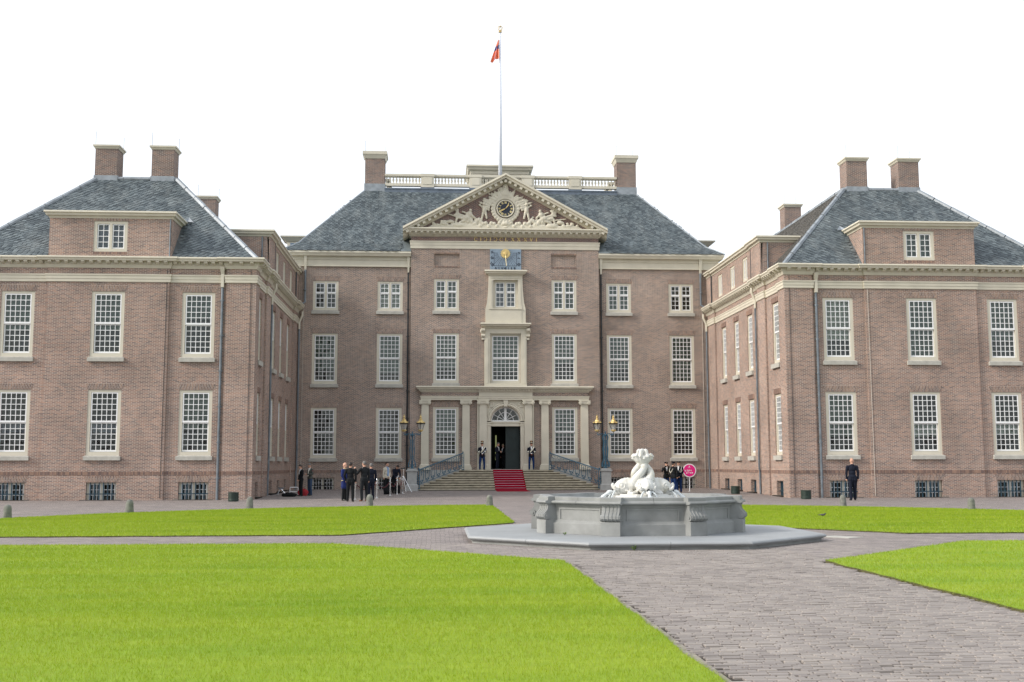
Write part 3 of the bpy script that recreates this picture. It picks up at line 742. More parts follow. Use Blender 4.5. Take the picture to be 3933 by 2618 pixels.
    for s in (-1, 1):
        x0 = 6.66
        d = Vector((s*(0-x0), 0, ap-hb)); L = d.length; dn = d.normalized(); nz_ = Vector((-dn.z*s*1, 0, dn.x*s)) if False else Vector((dn.z*s, 0, abs(dn.x)))
        prof = [(-.92, 0), (-.94, -.10), (-.84, -.17), (-.82, -.26), (-.55, -.28), (-.48, -.44), (-.36, -.52), (-.2, -.55), (1.0, -.55), (1.0, .02), (-.92, .02)]   # (y, along normal)
        A = Vector((s*x0, 0, hb)); B = Vector((0, 0, ap))
        vs = []
        for base, vert in ((A, False), (B, True)):
            for y, q in prof:
                # vertical mitre cut at both ends
                vs.append((base.x, y, base.z+q/abs(dn.x)))
        n = len(prof); fs = [(i, (i+1) % n, (i+1) % n+n, i+n) for i in range(n)]+[tuple(range(n)), tuple(range(2*n-1, n-1, -1))]
        rk.mesh(vs, fs)
    rk.build('raking_cornice', M['cream'], T)
    me = cached('rmod', lambda: MB().box(-.09, .09, -.26, 0, -.12, .05).data('modillion', M['cream']))
    sl = math.atan2(ap-hb, 6.66)
    for s in (-1, 1):
        for k in range(18):
            f = (k+.7)/18.6; x = 6.66*(1-f); z = hb+(ap-hb)*f
            put('modillion', me, T, (s*(x-.02), -.52, z-.36), (0, s*sl, 0))
    put('modillion', me, T, (0, -.52, ap-.45))
    ty = MB(); ty.face([(-6.3, -.32, hb-.02), (6.3, -.32, hb-.02), (0, -.32, ap-.1)]); ty.build('tympanum_wall', M['brick_dark'], T)
    g = MB(); 
    for s in (-1, 1): g.face([(0, -.9, ap+.03), (s*6.66, -.9, hb+.03), (s*6.66, 6, hb+.03), (0, 6, ap+.03)])
    g.build('pediment_roof', M['lead'], T)
    relief(T)
    inscription(T); sundial(T); clock(T); centre_bay(T); portal(T)
    main_roof(T)
    # pipes
    for s in (-1, 1):
        downpipe(T, [(s*6.3, -.08, .02), (s*6.3, -.08, 14.3), (s*6.3, -.2, 14.9)], .05, 'pipe_dark')
        MB().frustum((s*6.3-.05, s*6.3+.05, -.14, -.02), 14.0, (s*6.3-.09, s*6.3+.09, -.26, -.02), 15.02).build('hopper', M['cream_paint'], T)
        downpipe(T, [(s*13.25, -.35, 11.75), (s*12.92, -.12, 12.0), (s*12.92, -.10, 14.25), (s*12.92, -.2, 14.9)], .07, 'pipe')
        MB().frustum((s*12.92-.06, s*12.92+.06, -.16, -.02), 14.1, (s*12.92-.10, s*12.92+.10, -.30, -.02), 15.02).build('hopper', M['cream_paint'], T)
        MB().tube([(s*13.0, -.02, .1), (s*13.02, -.02, 14.3)], .014, 5).build('lightning_cable', M['mortar'], T)
    return T

def relief(T):
    mb = MB(); y = -.36; rg = random.Random(5)
    mb.prism_y([(-5.25, 16.86), (5.25, 16.86), (4.72, 17.14), (-4.72, 17.14)], -.42, -.3)
    def cap(a, b, r0, r1=None, yy=None):
        r1 = r1 or r0; yy = y-.02 if yy is None else yy
        mb.tube([(a[0], yy, a[1]), ((a[0]+b[0])/2, yy-.02, (a[1]+b[1])/2), (b[0], yy, b[1])], [r0, (r0+r1)/2, r1], 8)
    def bl(x, z, rx, rz, ry=.12, yy=0): mb.ball((x, y+yy, z), (rx, ry, rz), 0, 10, 8)
    # clock wreath
    for k in range(26):
        a = 2*PI*k/26; mb.ball((.86*math.cos(a), y-.02, 18.23+.86*math.sin(a)), (.12, .10, .12), 0, 8, 6)
    for k in range(40):
        a = 2*PI*k/40; mb.ball((.71*math.cos(a), y-.02, 18.23+.71*math.sin(a)), (.10, .09, .10), 0, 8, 6)
    # bust
    bl(0, 19.22, .40, .24, .16); bl(0, 19.38, .26, .2, .16); cap((0, 19.45), (0, 19.6), .09); bl(0, 19.73, .14, .18, .15); bl(-.1, 19.66, .09, .2, .1); bl(.1, 19.66, .09, .2, .1); bl(0, 19.85, .1, .09)
    cap((-.42, 19.15), (.42, 19.15), .07); bl(0, 19.02, .3, .08)
    for s in (-1, 1):
        # plumes, palm leaves and banners fanning out from the clock
        for k in range(16):
            a = R(15+6.5*k); r1 = 1.0+.1*rg.random(); zz = 18.0
            r2 = min(1.9, 1.35+.35*math.sin(k*1.9)**2+(.25 if k < 8 else 0))
            px, pz = s*r2*math.cos(a), zz+r2*math.sin(a)
            lim = (20.5-16.87)*(1-abs(px)/6.66)+16.87-.85
            pz = min(pz, lim); cap((s*r1*math.cos(a), zz+r1*math.sin(a)), (px, pz), .10, .035)
            bl(px*.9, (pz-zz)*.9+zz, .10, .09, .09)
        # standing putto beside the clock
        bl(s*1.38, 18.15, .16, .27, .16); bl(s*1.38, 18.52, .105, .12, .12, -.05); cap((s*1.3, 18.0), (s*1.22, 17.55), .09, .06); cap((s*1.46, 17.98), (s*1.55, 17.5), .09, .06); cap((s*1.3, 18.3), (s*1.05, 18.1), .06); cap((s*1.48, 18.33), (s*1.75, 18.5), .06)
        # reclining figure
        bl(s*2.55, 17.62, .3, .2, .16); bl(s*2.35, 17.85, .2, .22, .15); bl(s*2.28, 18.1, .10, .12, .12, -.04); cap((s*2.7, 17.55), (s*3.15, 17.62), .11, .09); cap((s*3.15, 17.62), (s*3.25, 17.28), .09, .06); cap((s*2.6, 17.45), (s*3.0, 17.3), .1, .07); cap((s*2.3, 17.9), (s*2.0, 17.6), .07); cap((s*2.5, 17.9), (s*2.85, 18.02), .06)
        # trophies, feathers behind the figure
        for k in range(11):
            a = R(20+11*k); L_ = .45+.25*rg.random(); x0, z0 = s*(2.75+.06*k), 17.75
            cap((x0, z0), (x0+s*L_*math.cos(a), z0+L_*math.sin(a)*.8), .08, .03)
        cap((s*2.5, 17.4), (s*4.0, 17.95 if s < 0 else 17.6), .045); bl(s*3.6, 17.35, .28, .12); bl(s*3.05, 17.12, .42, .18, .13)
        for k in range(14): bl(s*(3.75+rg.random()*1.0), 17.1+rg.random()*.25*(1-k/20), .1, .08, .1)
        for k in range(9): bl(s*(.2+.18*k), 17.2+.12*math.sin(k*2.2), .14, .13, .12)
        for k in range(8): bl(s*(1.6+.12*k), 17.35+.15*math.sin(k*1.3), .12, .16, .1)
        if s < 0: mb.box(-4.25, -3.85, -.48, -.3, 17.15, 17.42)
    bl(0, 17.25, .3, .16, .16); bl(0, 17.0, .22, .08); bl(-1.1, 17.0, .14, .06); bl(1.1, 17.0, .1, .06)
    for s in (-1, 1):
        for k in range(46):
            a = R(rg.uniform(8, 118)); rr2 = rg.uniform(.95, 1.62); px, pz = s*rr2*math.cos(a), 18.05+rr2*math.sin(a)
            if pz > (20.5-16.87)*(1-abs(px)/6.66)+16.87-.75: continue
            b_ = a+rg.uniform(-.6, .6); mb.tube([(px, -.34, pz), (px+s*.12*math.cos(b_), -.37, pz+.12*math.sin(b_)), (px+s*.22*math.cos(b_), -.35, pz+.22*math.sin(b_))], [.05, .045, .02], 6)
        for k in range(26):
            px = s*rg.uniform(1.7, 3.5); top = 17.15+(3.5-abs(px))*.42; pz = rg.uniform(17.15, max(17.2, top))
            mb.ball((px, -.34, pz), (rg.uniform(.06, .13), .06, rg.uniform(.06, .12)), 0, 8, 6)
    # open the clock disc: keep the middle clear
    o = voxel('pediment_relief', mb, .033, [M['cream']], T, 1)
    return o
def inscription(T):
    s_ = 'CIDIDCLXXXVI'; px = [120, 203, 282, 372, 458, 565, 653, 765, 870, 985, 1090, 1180]
    for ch, p in zip(s_, px):
        x = (1800+p/4.48-1941.5)*.01672; g = MB(); strokes(g, ch, Vector((x, -.312, 16.09)), Vector((1, 0, 0)), Vector((0, 0, 1)), Vector((0, -1, 0)), .24, .055, .03)
        g.build('letter', M['gold'], T)
def sundial(T):
    x0, x1, z0, z1 = -1.0, 1.03, 14.16, 15.56; cx = .0
    b = MB().box(x0, x1, -.37, -.30, z0, z1); b = b.build('sundial', M['dial'], T)
    g = MB(); yy = -.376; sun = Vector((0, yy, 15.26)); n = Vector((0, -1, 0))
    def ln(a, b_, w=.016): 
        a, b_ = Vector((a[0], yy, a[1])), Vector((b_[0], yy, b_[1])); d = (b_-a).normalized(); s = d.cross(n)*w/2
        g.mesh([a-s, a+s, b_+s, b_-s, a-s+Vector((0, .006, 0)), a+s+Vector((0, .006, 0)), b_+s+Vector((0, .006, 0)), b_-s+Vector((0, .006, 0))], [(0, 1, 2, 3), (0, 4, 5, 1), (1, 5, 6, 2), (2, 6, 7, 3), (3, 7, 4, 0)])
    L, Rr, Bm, Tp = -.74, .74, 14.45, 15.34
    ln((L, Tp), (L, Bm), .03); ln((Rr, Tp), (Rr, Bm), .03); ln((L, Bm), (Rr, Bm), .03)
    for k in range(25):
        a = R(-180+180*k/24) if 0 else R(180+180*k/24); d = Vector((math.cos(a), math.sin(a)))
        t = 1e9
        if d.x < -1e-6: t = min(t, (L-0)/d.x)
        if d.x > 1e-6: t = min(t, (Rr-0)/d.x)
        if d.y < -1e-6: t = min(t, (Bm-15.30)/d.y)
        e = (d.x*t*.96, 15.30+d.y*t*.96); ln((d.x*.48, 15.30+d.y*.42), e, .02 if k % 2 == 0 else .011)
    def num(txt, x, z, ang, size=.15):
        ca, sa = math.cos(ang), math.sin(ang); ex = Vector((ca, 0, sa)); ez = Vector((-sa, 0, ca)); w = [glyph(c)[1]*size*.72 for c in txt]; t = -sum(w)/2
        for c, ww in zip(txt, w): strokes(g, c, Vector((x, yy+.005, z))+ex*(t+ww/2)-ez*size/2, ex, ez, n, size, .034, .006); t += ww
    for k, tx in enumerate(['IX', 'X', 'XI', 'XII', 'I', 'II', 'III']): num(tx, -.62+.2*k+(.02 if k > 3 else 0), 14.29, R(-12+4*k*1.0), .14)
    num('VI', -.87, 15.35, R(-80), .15); num('VII', -.87, 14.98, R(-62), .15); num('VIII', -.87, 14.55, R(-50), .17)
    num('VI', .88, 15.30, R(80), .15); num('V', .88, 14.97, R(65), .15); num('IIII', .88, 14.55, R(50), .17)
    for x, z in ((-.87, 15.16), (-.87, 14.77), (-.87, 14.28), (.88, 15.13), (.88, 14.77), (.88, 14.28)): g.box(x-.015, x+.015, yy, yy+.006, z-.015, z+.015)
    g.build('hour_line', M['dial_dark'], b)
    s = MB(); n_ = 16; vs = []
    for k in range(2*n_): a = PI*k/n_; r = .345 if k % 2 == 0 else .262; vs.append((r*math.cos(a), 15.26+r*math.sin(a)))
    s.prism_y(vs, -.42, -.37); s.ball((0, -.42, 15.26), (.15, .05, .15), 0, 14, 8); s.ball((0, -.49, 15.24), (.03, .03, .05)); s.build('sun_face', M['gold'], b)
    MB().tube([(0, -.45, 15.2), (.05, -.62, 14.42)], .012, 5).build('gnomon', M['gold_pale'], b)
def clock(T):
    c = (0, -.40, 18.23)
    f = MB(); vs = [(.52*math.cos(2*PI*k/36), 18.23+.52*math.sin(2*PI*k/36)) for k in range(36)]; f.prism_y(vs, -.47, -.30); b = f.build('clock', M['dial_dark'], T)
    r = MB(); r.tube([(.55*math.cos(2*PI*k/36), -.48, 18.23+.55*math.sin(2*PI*k/36)) for k in range(36)], .045, 8, closed=True); r.build('clock_rim', M['cream'], b)
    g = MB(); n = Vector((0, -1, 0))
    for k, tx in enumerate(['XII', 'I', 'II', 'III', 'IIII', 'V', 'VI', 'VII', 'VIII', 'IX', 'X', 'XI']):
        a = R(90-30*k); ez = Vector((math.cos(a), 0, math.sin(a))); ex = Vector((math.sin(a), 0, -math.cos(a))); size = .15
        w = [glyph(q)[1]*size*.55 for q in tx]; t = -sum(w)/2
        for q, ww in zip(tx, w): strokes(g, q, Vector((0, -.471, 18.23))+ez*.33+ex*(t+ww/2), ex*.75, ez, n, size, .035, .012); t += ww
    g.build('numeral', M['gold_pale'], b)
    for a, L, w in ((R(90-245), .36, .05), (R(90-38), .40, .04)):
        h = MB(); d = Vector((math.cos(a), 0, math.sin(a))); s = d.cross(n)*w; o = Vector((0, -.50, 18.23))
        vs = [o-d*.05-s*.4, o-d*.05+s*.4, o+d*L*.75+s, o+d*L, o+d*L*.75-s]; h.mesh(vs+[v+Vector((0, .012, 0)) for v in vs], [(0, 1, 2, 3, 4)]+[(i, i+5, (i+1) % 5+5, (i+1) % 5) for i in range(5)]); h.build('clock_hand', M['gold'], b)
def centre_bay(T):
    b = MB(); y = -.3
    # surround of the middle window
    b.box(-1.37, -1.0, -.50, y, 6.6, 10.02).box(1.0, 1.37, -.50, y, 6.6, 10.02).box(-1.37, 1.37, -.50, y, 10.02, 10.36).box(-1.37, 1.37, -.52, y, 6.6, 6.78)
    b.box(-1.08, -.97, -.44, y, 6.78, 10.02).box(.97, 1.08, -.44, y, 6.78, 10.02).box(-1.02, 1.02, -.44, y, 9.96, 10.02)
    b.box(-1.30, -1.14, -.54, -.50, 6.78, 9.7).box(1.14, 1.30, -.54, -.50, 6.78, 9.7)
    s = b.build('window_surround', M['cream'], T)
    h = MB(); h.sweep([(-.02, 10.66), (.34, 10.66), (.36, 10.58), (.28, 10.52), (.26, 10.46), (.1, 10.42), (.06, 10.34), (-.02, 10.34)], [(-1.28, y), (-1.28, -.52), (1.28, -.52), (1.28, y)]); h.build('hood_cornice', M['cream'], T)
    for sd in (-1, 1):
        c = MB(); x = sd*1.46
        c.prism_x([(-.30, 9.72), (-.56, 9.80), (-.52, 9.95), (-.60, 10.1), (-.72, 10.34), (-.30, 10.34)], x-.10, x+.10)
        for zz, yy, rr_ in ((10.22, -.60, .13), (9.86, -.50, .10)): c.tube([(x-.12, yy, zz), (x+.12, yy, zz)], rr_, 10)
        c.box(x-.08, x+.08, -.52, y, 9.6, 9.72); c.ball((x+sd*.08, -.45, 10.16), (.10, .12, .16)); c.build('scroll_console', M['cream'], T)
    # parapet panel and flared upper frame
    p = MB(); p.box(-1.3, 1.3, -.56, y, 10.665, 11.58); p.box(-1.03, 1.03, -.585, -.56, 10.70, 11.52); p.box(-1.08, 1.08, -.62, -.56, 11.56, 11.61); p.build('parapet_panel', M['cream'], T)
    u = MB()
    for sd in (-1, 1):
        poly = [(.80, 11.58), (1.30, 11.58), (1.27, 11.75), (1.20, 12.0), (1.16, 12.4), (1.11, 13.1), (1.09, 13.78), (.80, 13.78)]
        poly = [(sd*a, z) for a, z in poly]
        if sd < 0: poly = poly[::-1]
        u.prism_y(poly, -.52, y); q = [(sd*a, z) for a, z in ((.98, 11.6), (1.06, 11.6), (1.0, 12.1), (.98, 13.5), (.9, 13.5), (.9, 11.6))]
        u.prism_y(q if sd > 0 else q[::-1], -.55, -.52)
    u.box(-.80, .80, -.52, y, 13.5, 13.78); u.box(-1.0, 1.0, -.55, -.52, 13.62, 13.70); u.build('flared_surround', M['cream'], T)
    k = MB(); k.sweep([(-.02, 14.12), (.28, 14.12), (.30, 14.03), (.22, 13.97), (.20, 13.9), (.08, 13.86), (.04, 13.78), (-.02, 13.78)], [(-1.08, y), (-1.08, -.54), (1.08, -.54), (1.08, y)]); k.build('bay_cornice', M['cream'], T)
    window(T, 'sash6', (0, -.3, 6.78), 2.02, 3.22, single=True, blind=('blind_green', .28, .97), sill=False, arch=False)
    window(T, 'cross', (0, -.3, 11.61), 1.6, 1.89, blind=('blind_mauve', .08, .95), sill=False, arch=False)
def portal(T):
    y = -.3
    fx = [-5.15, -2.54, 2.53, 5.09]
    def pilaster(x, w, yo):
        base = MB(); base.box(x-w/2-.12, x+w/2+.12, yo-.14, y, 1.26, 1.42).box(x-w/2-.08, x+w/2+.08, yo-.09, y, 1.42, 1.55).frustum((x-w/2-.06, x+w/2+.06, yo-.07, y), 1.55, (x-w/2, x+w/2, yo, y), 1.63)
        sh = MB(); sh.frustum((x-w/2, x+w/2, yo, y), 1.63, (x-w/2+.02, x+w/2-.02, yo+.01, y), 5.42)
        o = sh.build('pilaster', M['cream'], T); base.build('pilaster_base', M['cream'], o)
        c = MB(); c.box(x-w/2-.13, x+w/2+.13, yo-.10, y, 5.62, 5.69).box(x-w/2-.02, x+w/2+.02, yo-.04, y, 5.42, 5.47).box(x-w/2-.05, x+w/2+.05, yo-.07, y, 5.47, 5.62)
        for s in (-1, 1):
            cx_ = x+s*(w/2+.02); c.tube([(cx_, yo-.13, 5.52), (cx_, y, 5.52)], .115, 12); c.tube([(cx_, yo-.16, 5.52), (cx_, yo-.12, 5.52)], .05, 8)
        c.build('capital', M['cream'], o)
    for x in fx: pilaster(x, .50, -.52)
    for s in (-1, 1): pilaster(s*1.45, .52, -.62); MB().box(*sorted((s*1.72, s*1.82)), -.5, y, 1.26, 5.69).build('pilaster_return', M['cream'], T)
    P = [(-5.42, y), (-5.42, -.54), (-1.74, -.54), (-1.74, -.64), (1.74, -.64), (1.74, -.54), (5.36, -.54), (5.36, y)]
    e = MB(); e.sweep([(-.05, 5.96), (.05, 5.96), (.05, 5.91), (.03, 5.90), (.03, 5.80), (.01, 5.79), (.01, 5.695), (-.05, 5.695)], P); e.box(-5.4, 5.34, -.54, y, 5.7, 5.95); e.box(-1.72, 1.72, -.64, -.54, 5.7, 6.22); e.build('entablature', M['cream'], T)
    f = MB(); f.box(-5.38, -1.73, -.53, y, 5.95, 6.2).box(1.73, 5.32, -.53, y, 5.95, 6.2); f.build('portal_frieze', GB, T)
    c = MB(); c.sweep([(-.25, 6.60), (.30, 6.58), (.32, 6.50), (.25, 6.45), (.23, 6.39), (.08, 6.37), (.05, 6.26), (.02, 6.19), (-.25, 6.19)], P); c.box(-5.4, 5.34, -.54, y, 6.2, 6.6); c.build('portal_cornice', M['cream'], T)
    d = MB()
    for x0, x1, yo in ((-5.6, -1.85, -.6), (-1.75, 1.75, -.70), (1.85, 5.55, -.6)):
        n = int((x1-x0)/.175)
        for k in range(n): xx = x0+(x1-x0)*(k+.5)/n; d.box(xx-.045, xx+.045, yo-.11, yo, 6.285, 6.375)
    d.build('dentils', M['cream'], T, kind='stuff')
    # door surround with arch
    a = MB(); rO, rI, zc = 1.19, .93, 4.35; n = 24
    ring = [(math.cos(PI*k/n), math.sin(PI*k/n)) for k in range(n+1)]
    inner = [(rI*c_, zc+rI*s_) for c_, s_ in ring]
    left = [(1.19, zc), (1.19, 5.69), (-1.19, 5.69), (-1.19, zc)]
    # spandrel as quads between arch and rectangle
    def edge_pt(c_, s_):
        t = min(1.19/abs(c_) if abs(c_) > 1e-6 else 9, (5.69-zc)/s_ if s_ > 1e-6 else 9); return (c_*t, zc+s_*t)
    for k in range(n):
        p, q = ring[k], ring[k+1]
        ep, eq = edge_pt(*p), edge_pt(*q)
        if (abs(ep[1]-5.69) > 1e-6) != (abs(eq[1]-5.69) > 1e-6): a.face([(ep[0], -.46, ep[1]), (math.copysign(1.19, ep[0]), -.46, 5.69), (eq[0], -.46, eq[1])])
        a.face([(inner[k][0], -.46, inner[k][1]), (*edge_pt(*p)[:1], -.46, edge_pt(*p)[1]), (*edge_pt(*q)[:1], -.46, edge_pt(*q)[1]), (inner[k+1][0], -.46, inner[k+1][1])])
        a.face([(inner[k][0], -.46, inner[k][1]), (inner[k+1][0], -.46, inner[k+1][1]), (inner[k+1][0], .1, inner[k+1][1]), (inner[k][0], .1, inner[k][1])])
    a.box(-1.19, -.95, -.52, .1, 1.26, 4.06).box(.95, 1.19, -.52, .1, 1.26, 4.06)
    a.build('door_surround', M['cream'], T)
    v = MB()
    for r_, yy, hw in ((1.16, -.50, .05), (1.04, -.52, .08)):
        v.tube([(r_*c_, yy, zc+r_*s_) for c_, s_ in ring], hw, 6)
    v.build('archivolt', M['cream'], T)
    for s in (-1, 1):
        MB().box(*sorted((s*.90, s*1.22)), -.56, .05, 4.06, 4.12).box(*sorted((s*.93, s*1.2)), -.54, .05, 4.12, 4.22).box(*sorted((s*.88, s*1.24)), -.58, .05, 4.22, 4.29).build('impost', M['cream'], T)
    MB().prism_y([(-.10, 5.28), (.10, 5.28), (.16, 5.69), (-.16, 5.69)], -.62, -.4).build('keystone', M['cream'], T)
    MB().box(-.95, .95, -.40, .0, 4.03, 4.33).box(-.95, .95, -.44, -.40, 4.25, 4.33).build('transom', M['cream'], T)
    orn = MB(); rg = random.Random(9)
    for s in (-1, 1):
        for k in range(16): orn.ball((s*(.78+.32*rg.random()), -.47, 5.22+.34*rg.random()), (.06, .04, .05), 0, 8, 6)
    voxel('carved_ornament', orn, .022, [M['cream']], T, 1)
    # fanlight
    fl = MB(); yy = -.12
    fl.tube([(.90*c_, yy, zc+.90*s_) for c_, s_ in ring], .05, 6); fl.box(-.92, .92, yy-.05, yy+.05, 4.33, 4.42); fl.box(-.075, .075, yy-.06, yy+.05, 4.42, 5.26)
    fl.tube([(.52*c_, yy, zc+.05+.52*s_) for c_, s_ in ring], .022, 5)
    for s in (-1, 1):
        for deg in (28, 58): fl.tube([(s*.0+s*.06*0+s*.22*math.cos(R(deg))*0, yy, zc+.05), (s*.88*math.cos(R(deg)), yy, zc+.05+.85*math.sin(R(deg)))], .02, 5)
    fl.build('fanlight', M['white_paint'], T)
    gl = MB(); gl.prism_y([(.9*c_, zc+.02+.9*s_) for c_, s_ in ring], yy-.004, yy+.004); gl.build('fanlight_pane', M['glass'], T)
    # entrance hall
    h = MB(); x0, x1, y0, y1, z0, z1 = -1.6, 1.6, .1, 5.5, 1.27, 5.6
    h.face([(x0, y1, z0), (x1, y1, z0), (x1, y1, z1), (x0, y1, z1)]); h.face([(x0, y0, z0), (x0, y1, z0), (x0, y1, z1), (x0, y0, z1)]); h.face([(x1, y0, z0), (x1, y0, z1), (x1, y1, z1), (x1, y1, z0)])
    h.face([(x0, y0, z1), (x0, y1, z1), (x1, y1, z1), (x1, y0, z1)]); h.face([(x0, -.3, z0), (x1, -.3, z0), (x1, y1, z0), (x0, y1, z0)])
    h.build('entrance_hall', M['room_shade'], T)
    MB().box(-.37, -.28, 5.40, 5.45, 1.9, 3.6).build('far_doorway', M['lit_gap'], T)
    MB().box(-.94, .94, -.45, .15, 1.24, 1.29).build('threshold', M['sill_stone'], T)
    d = MB(); d.box(.02, .93, -.06, .0, 1.30, 4.03); dl = d.build('door_leaf', M['door_green'], T)
    for z0, z1 in ((1.75, 2.35), (2.5, 3.1), (3.25, 3.85)):
        MB().box(.14, .82, -.085, -.06, z0, z1).box(.22, .74, -.105, -.085, z0+.08, z1-.08).build('door_panel', M['door_green'], dl)
    MB().box(.10, .86, -.10, -.06, 1.48, 1.60).box(.08, .88, -.085, -.06, 1.36, 1.46).build('kick_plate', M['door_green'], dl)
    MB().box(-.93, -.87, -.06, .85, 1.30, 4.03).build('open_door_leaf', M['door_green'], T)
    # plinth blocks beneath the pilasters
    p = MB(); p.box(-5.5, -2.9, -.50, y, -.1, 1.26).box(2.9, 5.44, -.50, y, -.1, 1.26); p.build('plinth', M['ped_stone'], T)

def main_roof(T):
    e, z0, tx, ty, z1 = 14.46, 15.33, 9.46, 4.06, 20.42
    y0 = -.46
    lo = (1.0, .68)
    r = MB(); A = [(-e, y0), (e, y0), (e, 18.5), (-e, 18.5)]; B = [(-e+lo[0], y0+lo[0]), (e-lo[0], y0+lo[0]), (e-lo[0], 17.5), (-e+lo[0], 17.5)]; C = [(-tx, ty), (tx, ty), (tx, 14), (-tx, 14)]
    vs = [(x, y, z0) for x, y in A]+[(x, y, z0+lo[1]) for x, y in B]+[(x, y, z1) for x, y in C]
    fs = [(i, (i+1) % 4, 4+(i+1) % 4, 4+i) for i in range(1, 4)]+[(4+i, 4+(i+1) % 4, 8+(i+1) % 4, 8+i) for i in range(4)]+[(8, 9, 10, 11)]
    r.mesh(vs, fs)
    for s in (-1, 1): r.face([(s*e, y0, z0), (s*6.13, y0, z0), (s*6.13, y0+lo[0], z0+lo[1]), (s*(e-lo[0]), y0+lo[0], z0+lo[1])])
    ro = r.build('roof', M['slate'], T)
    l1 = math.hypot(*lo); rise = z1-z0-lo[1]; run = ty-y0-lo[0]; l2 = math.hypot(rise, run); w2 = 2*(e-lo[0])
    gab = lambda p: abs(p.x) < 6.75 and p.z < 20.5-abs(p.x)*.545+.12
    slating(ro, False, [((-e, y0, z0), (1, 0, 0), (0, lo[0], lo[1]), [(0, 0), (2*e, 0), (2*e-1, l1), (1, l1)], 0),
                        ((-e+lo[0], y0+lo[0], z0+lo[1]), (1, 0, 0), (0, run, rise), [(0, 0), (w2, 0), (w2/2+tx, l2), (w2/2-tx, l2)], 0)], singles=300, w=.24, ex=.145, skip=gab)
    for s in (-1, 1):
        MB().tube([(s*e, y0, z0), (s*(e-lo[0]), y0+lo[0], z0+lo[1]), (s*tx, ty, z1)], .07, 6).build('hip_lead', M['lead'], ro)
    k = MB(); k.box(-8.1, 8.1, ty-.12, ty+.3, z1-.12, z1+.12).box(-8.1, 8.1, ty-.16, ty+.2, z1+.12, z1+.2); k.build('lead_curb', M['lead_dark'], ro)
    for s in (-1, 1): chimney(ro, *sorted((s*8.12, s*9.47)), 4.05, 5.35, 20.2, 20.92, 22.72, 23.2, brick='brick_chimney', over=.14)
    # balustrade
    b = local_b = MB()
    for s0, s1 in ((-8.1, 8.1),):
        b.box(s0, s1, 4.06, 4.36, 20.80, 20.98).box(s0, s1, 4.02, 4.40, 21.50, 21.64).box(s0, s1, 4.08, 4.34, 21.44, 21.50)
    bo = b.build('balustrade', M['cream'], T)
    for x0, x1 in ((-5.6, -4.7), (-2.23, -1.4), (1.4, 2.28), (4.72, 5.6)):
        p = MB(); p.box(x0, x1, 4.0, 4.42, 20.72, 21.47).box(x0-.04, x1+.04, 3.96, 4.46, 21.47, 21.66).box(x0+.14, x1-.14, 3.97, 4.0, 20.92, 21.42); p.box(x0-.03, x1+.03, 4.0, 4.42, 20.3, 20.72, 1)
        p.build('pedestal', [M['cream'], M['lead_dark']], bo)
    me = cached('bal', lambda: MB().lathe([(.075, 0), (.075, .04), (.04, .07), (.035, .10), (.055, .16), (.078, .24), (.06, .32), (.036, .38), (.032, .41), (.06, .43), (.06, .455)], n=10).data('baluster', M['cream'], smooth=True))
    off = WL[bo.name]
    for x0, x1 in ((-8.08, -5.6), (-4.7, -2.23), (-1.4, 1.4), (2.28, 4.72), (5.6, 8.08)):
        n = round((x1-x0)/.225)
        for q in range(n): put('baluster', me, bo, (x0+(x1-x0)*(q+.5)/n, 4.21, 20.98))
    for s in (-1, 1):
        rb = MB(); rb.box(*sorted((s*7.8, s*8.1)), 5.4, 13, 20.8, 20.98).box(*sorted((s*7.76, s*8.12)), 5.4, 13, 21.46, 21.64)
        ro2 = rb.build('side_rail', M['cream'], bo)
        for q in range(14): put('baluster', me, ro2, (s*7.95, 5.6+q*.225, 20.98))
    # belvedere on the flat
    c = MB(); c.box(-2.05, 2.05, 6.4, 10.4, 20.4, 22.35); bv = c.build('roof_cabin', M['cream'], T)
    MB().sweep([(-.02, 22.95), (.34, 22.95), (.36, 22.84), (.26, 22.74), (.22, 22.62), (.08, 22.55), (.05, 22.35), (-.02, 22.35)], [(-2.05, 10.4), (-2.05, 6.4), (2.05, 6.4), (2.05, 10.4)]).box(-2.05, 2.05, 6.4, 10.4, 22.35, 22.94).build('cabin_cornice', M['cream'], bv)
    for x in (-1.2, .0, 1.2):
        fmb, smb, pn = win_parts('cross', 1.05, 1.7)
        o = put('cabin_window', fmb.data('cabin_window', M['cream_paint']), bv, (x, 6.34, 20.6)); put('sash', smb.data('sash', M['white_paint']), o)
        gm = MB()
        for (px, py, pz, pw, ph) in pn: gm.box(px-pw/2, px+pw/2, py, py+.01, pz-ph/2, pz+ph/2)
        put('panes', gm.data('panes', M['dial']), o, kind='stuff')
    # little dormers seen past the hips at both ends
    for s in (-1, 1):
        d = MB(); d.box(*sorted((s*12.6, s*14.9)), 5.6, 7.4, 15.6, 17.1); do = d.build('roof_dormer', M['cream'], T)
        MB().frustum((*sorted((s*12.6, s*14.95)), 5.55, 7.45), 17.1, (*sorted((s*12.5, s*15.3)), 5.3, 7.7), 17.38).box(*sorted((s*12.5, s*15.35)), 5.25, 7.75, 17.38, 17.46).build('dormer_cornice', M['cream'], do)
        MB().box(*sorted((s*14.905, s*14.93)), 5.9, 7.1, 16.0, 17.0).box(*sorted((s*13.6, s*14.7)), 5.57, 5.6, 16.3, 17.0).build('dormer_pane', M['dial'], do)
MAIN = main_block()

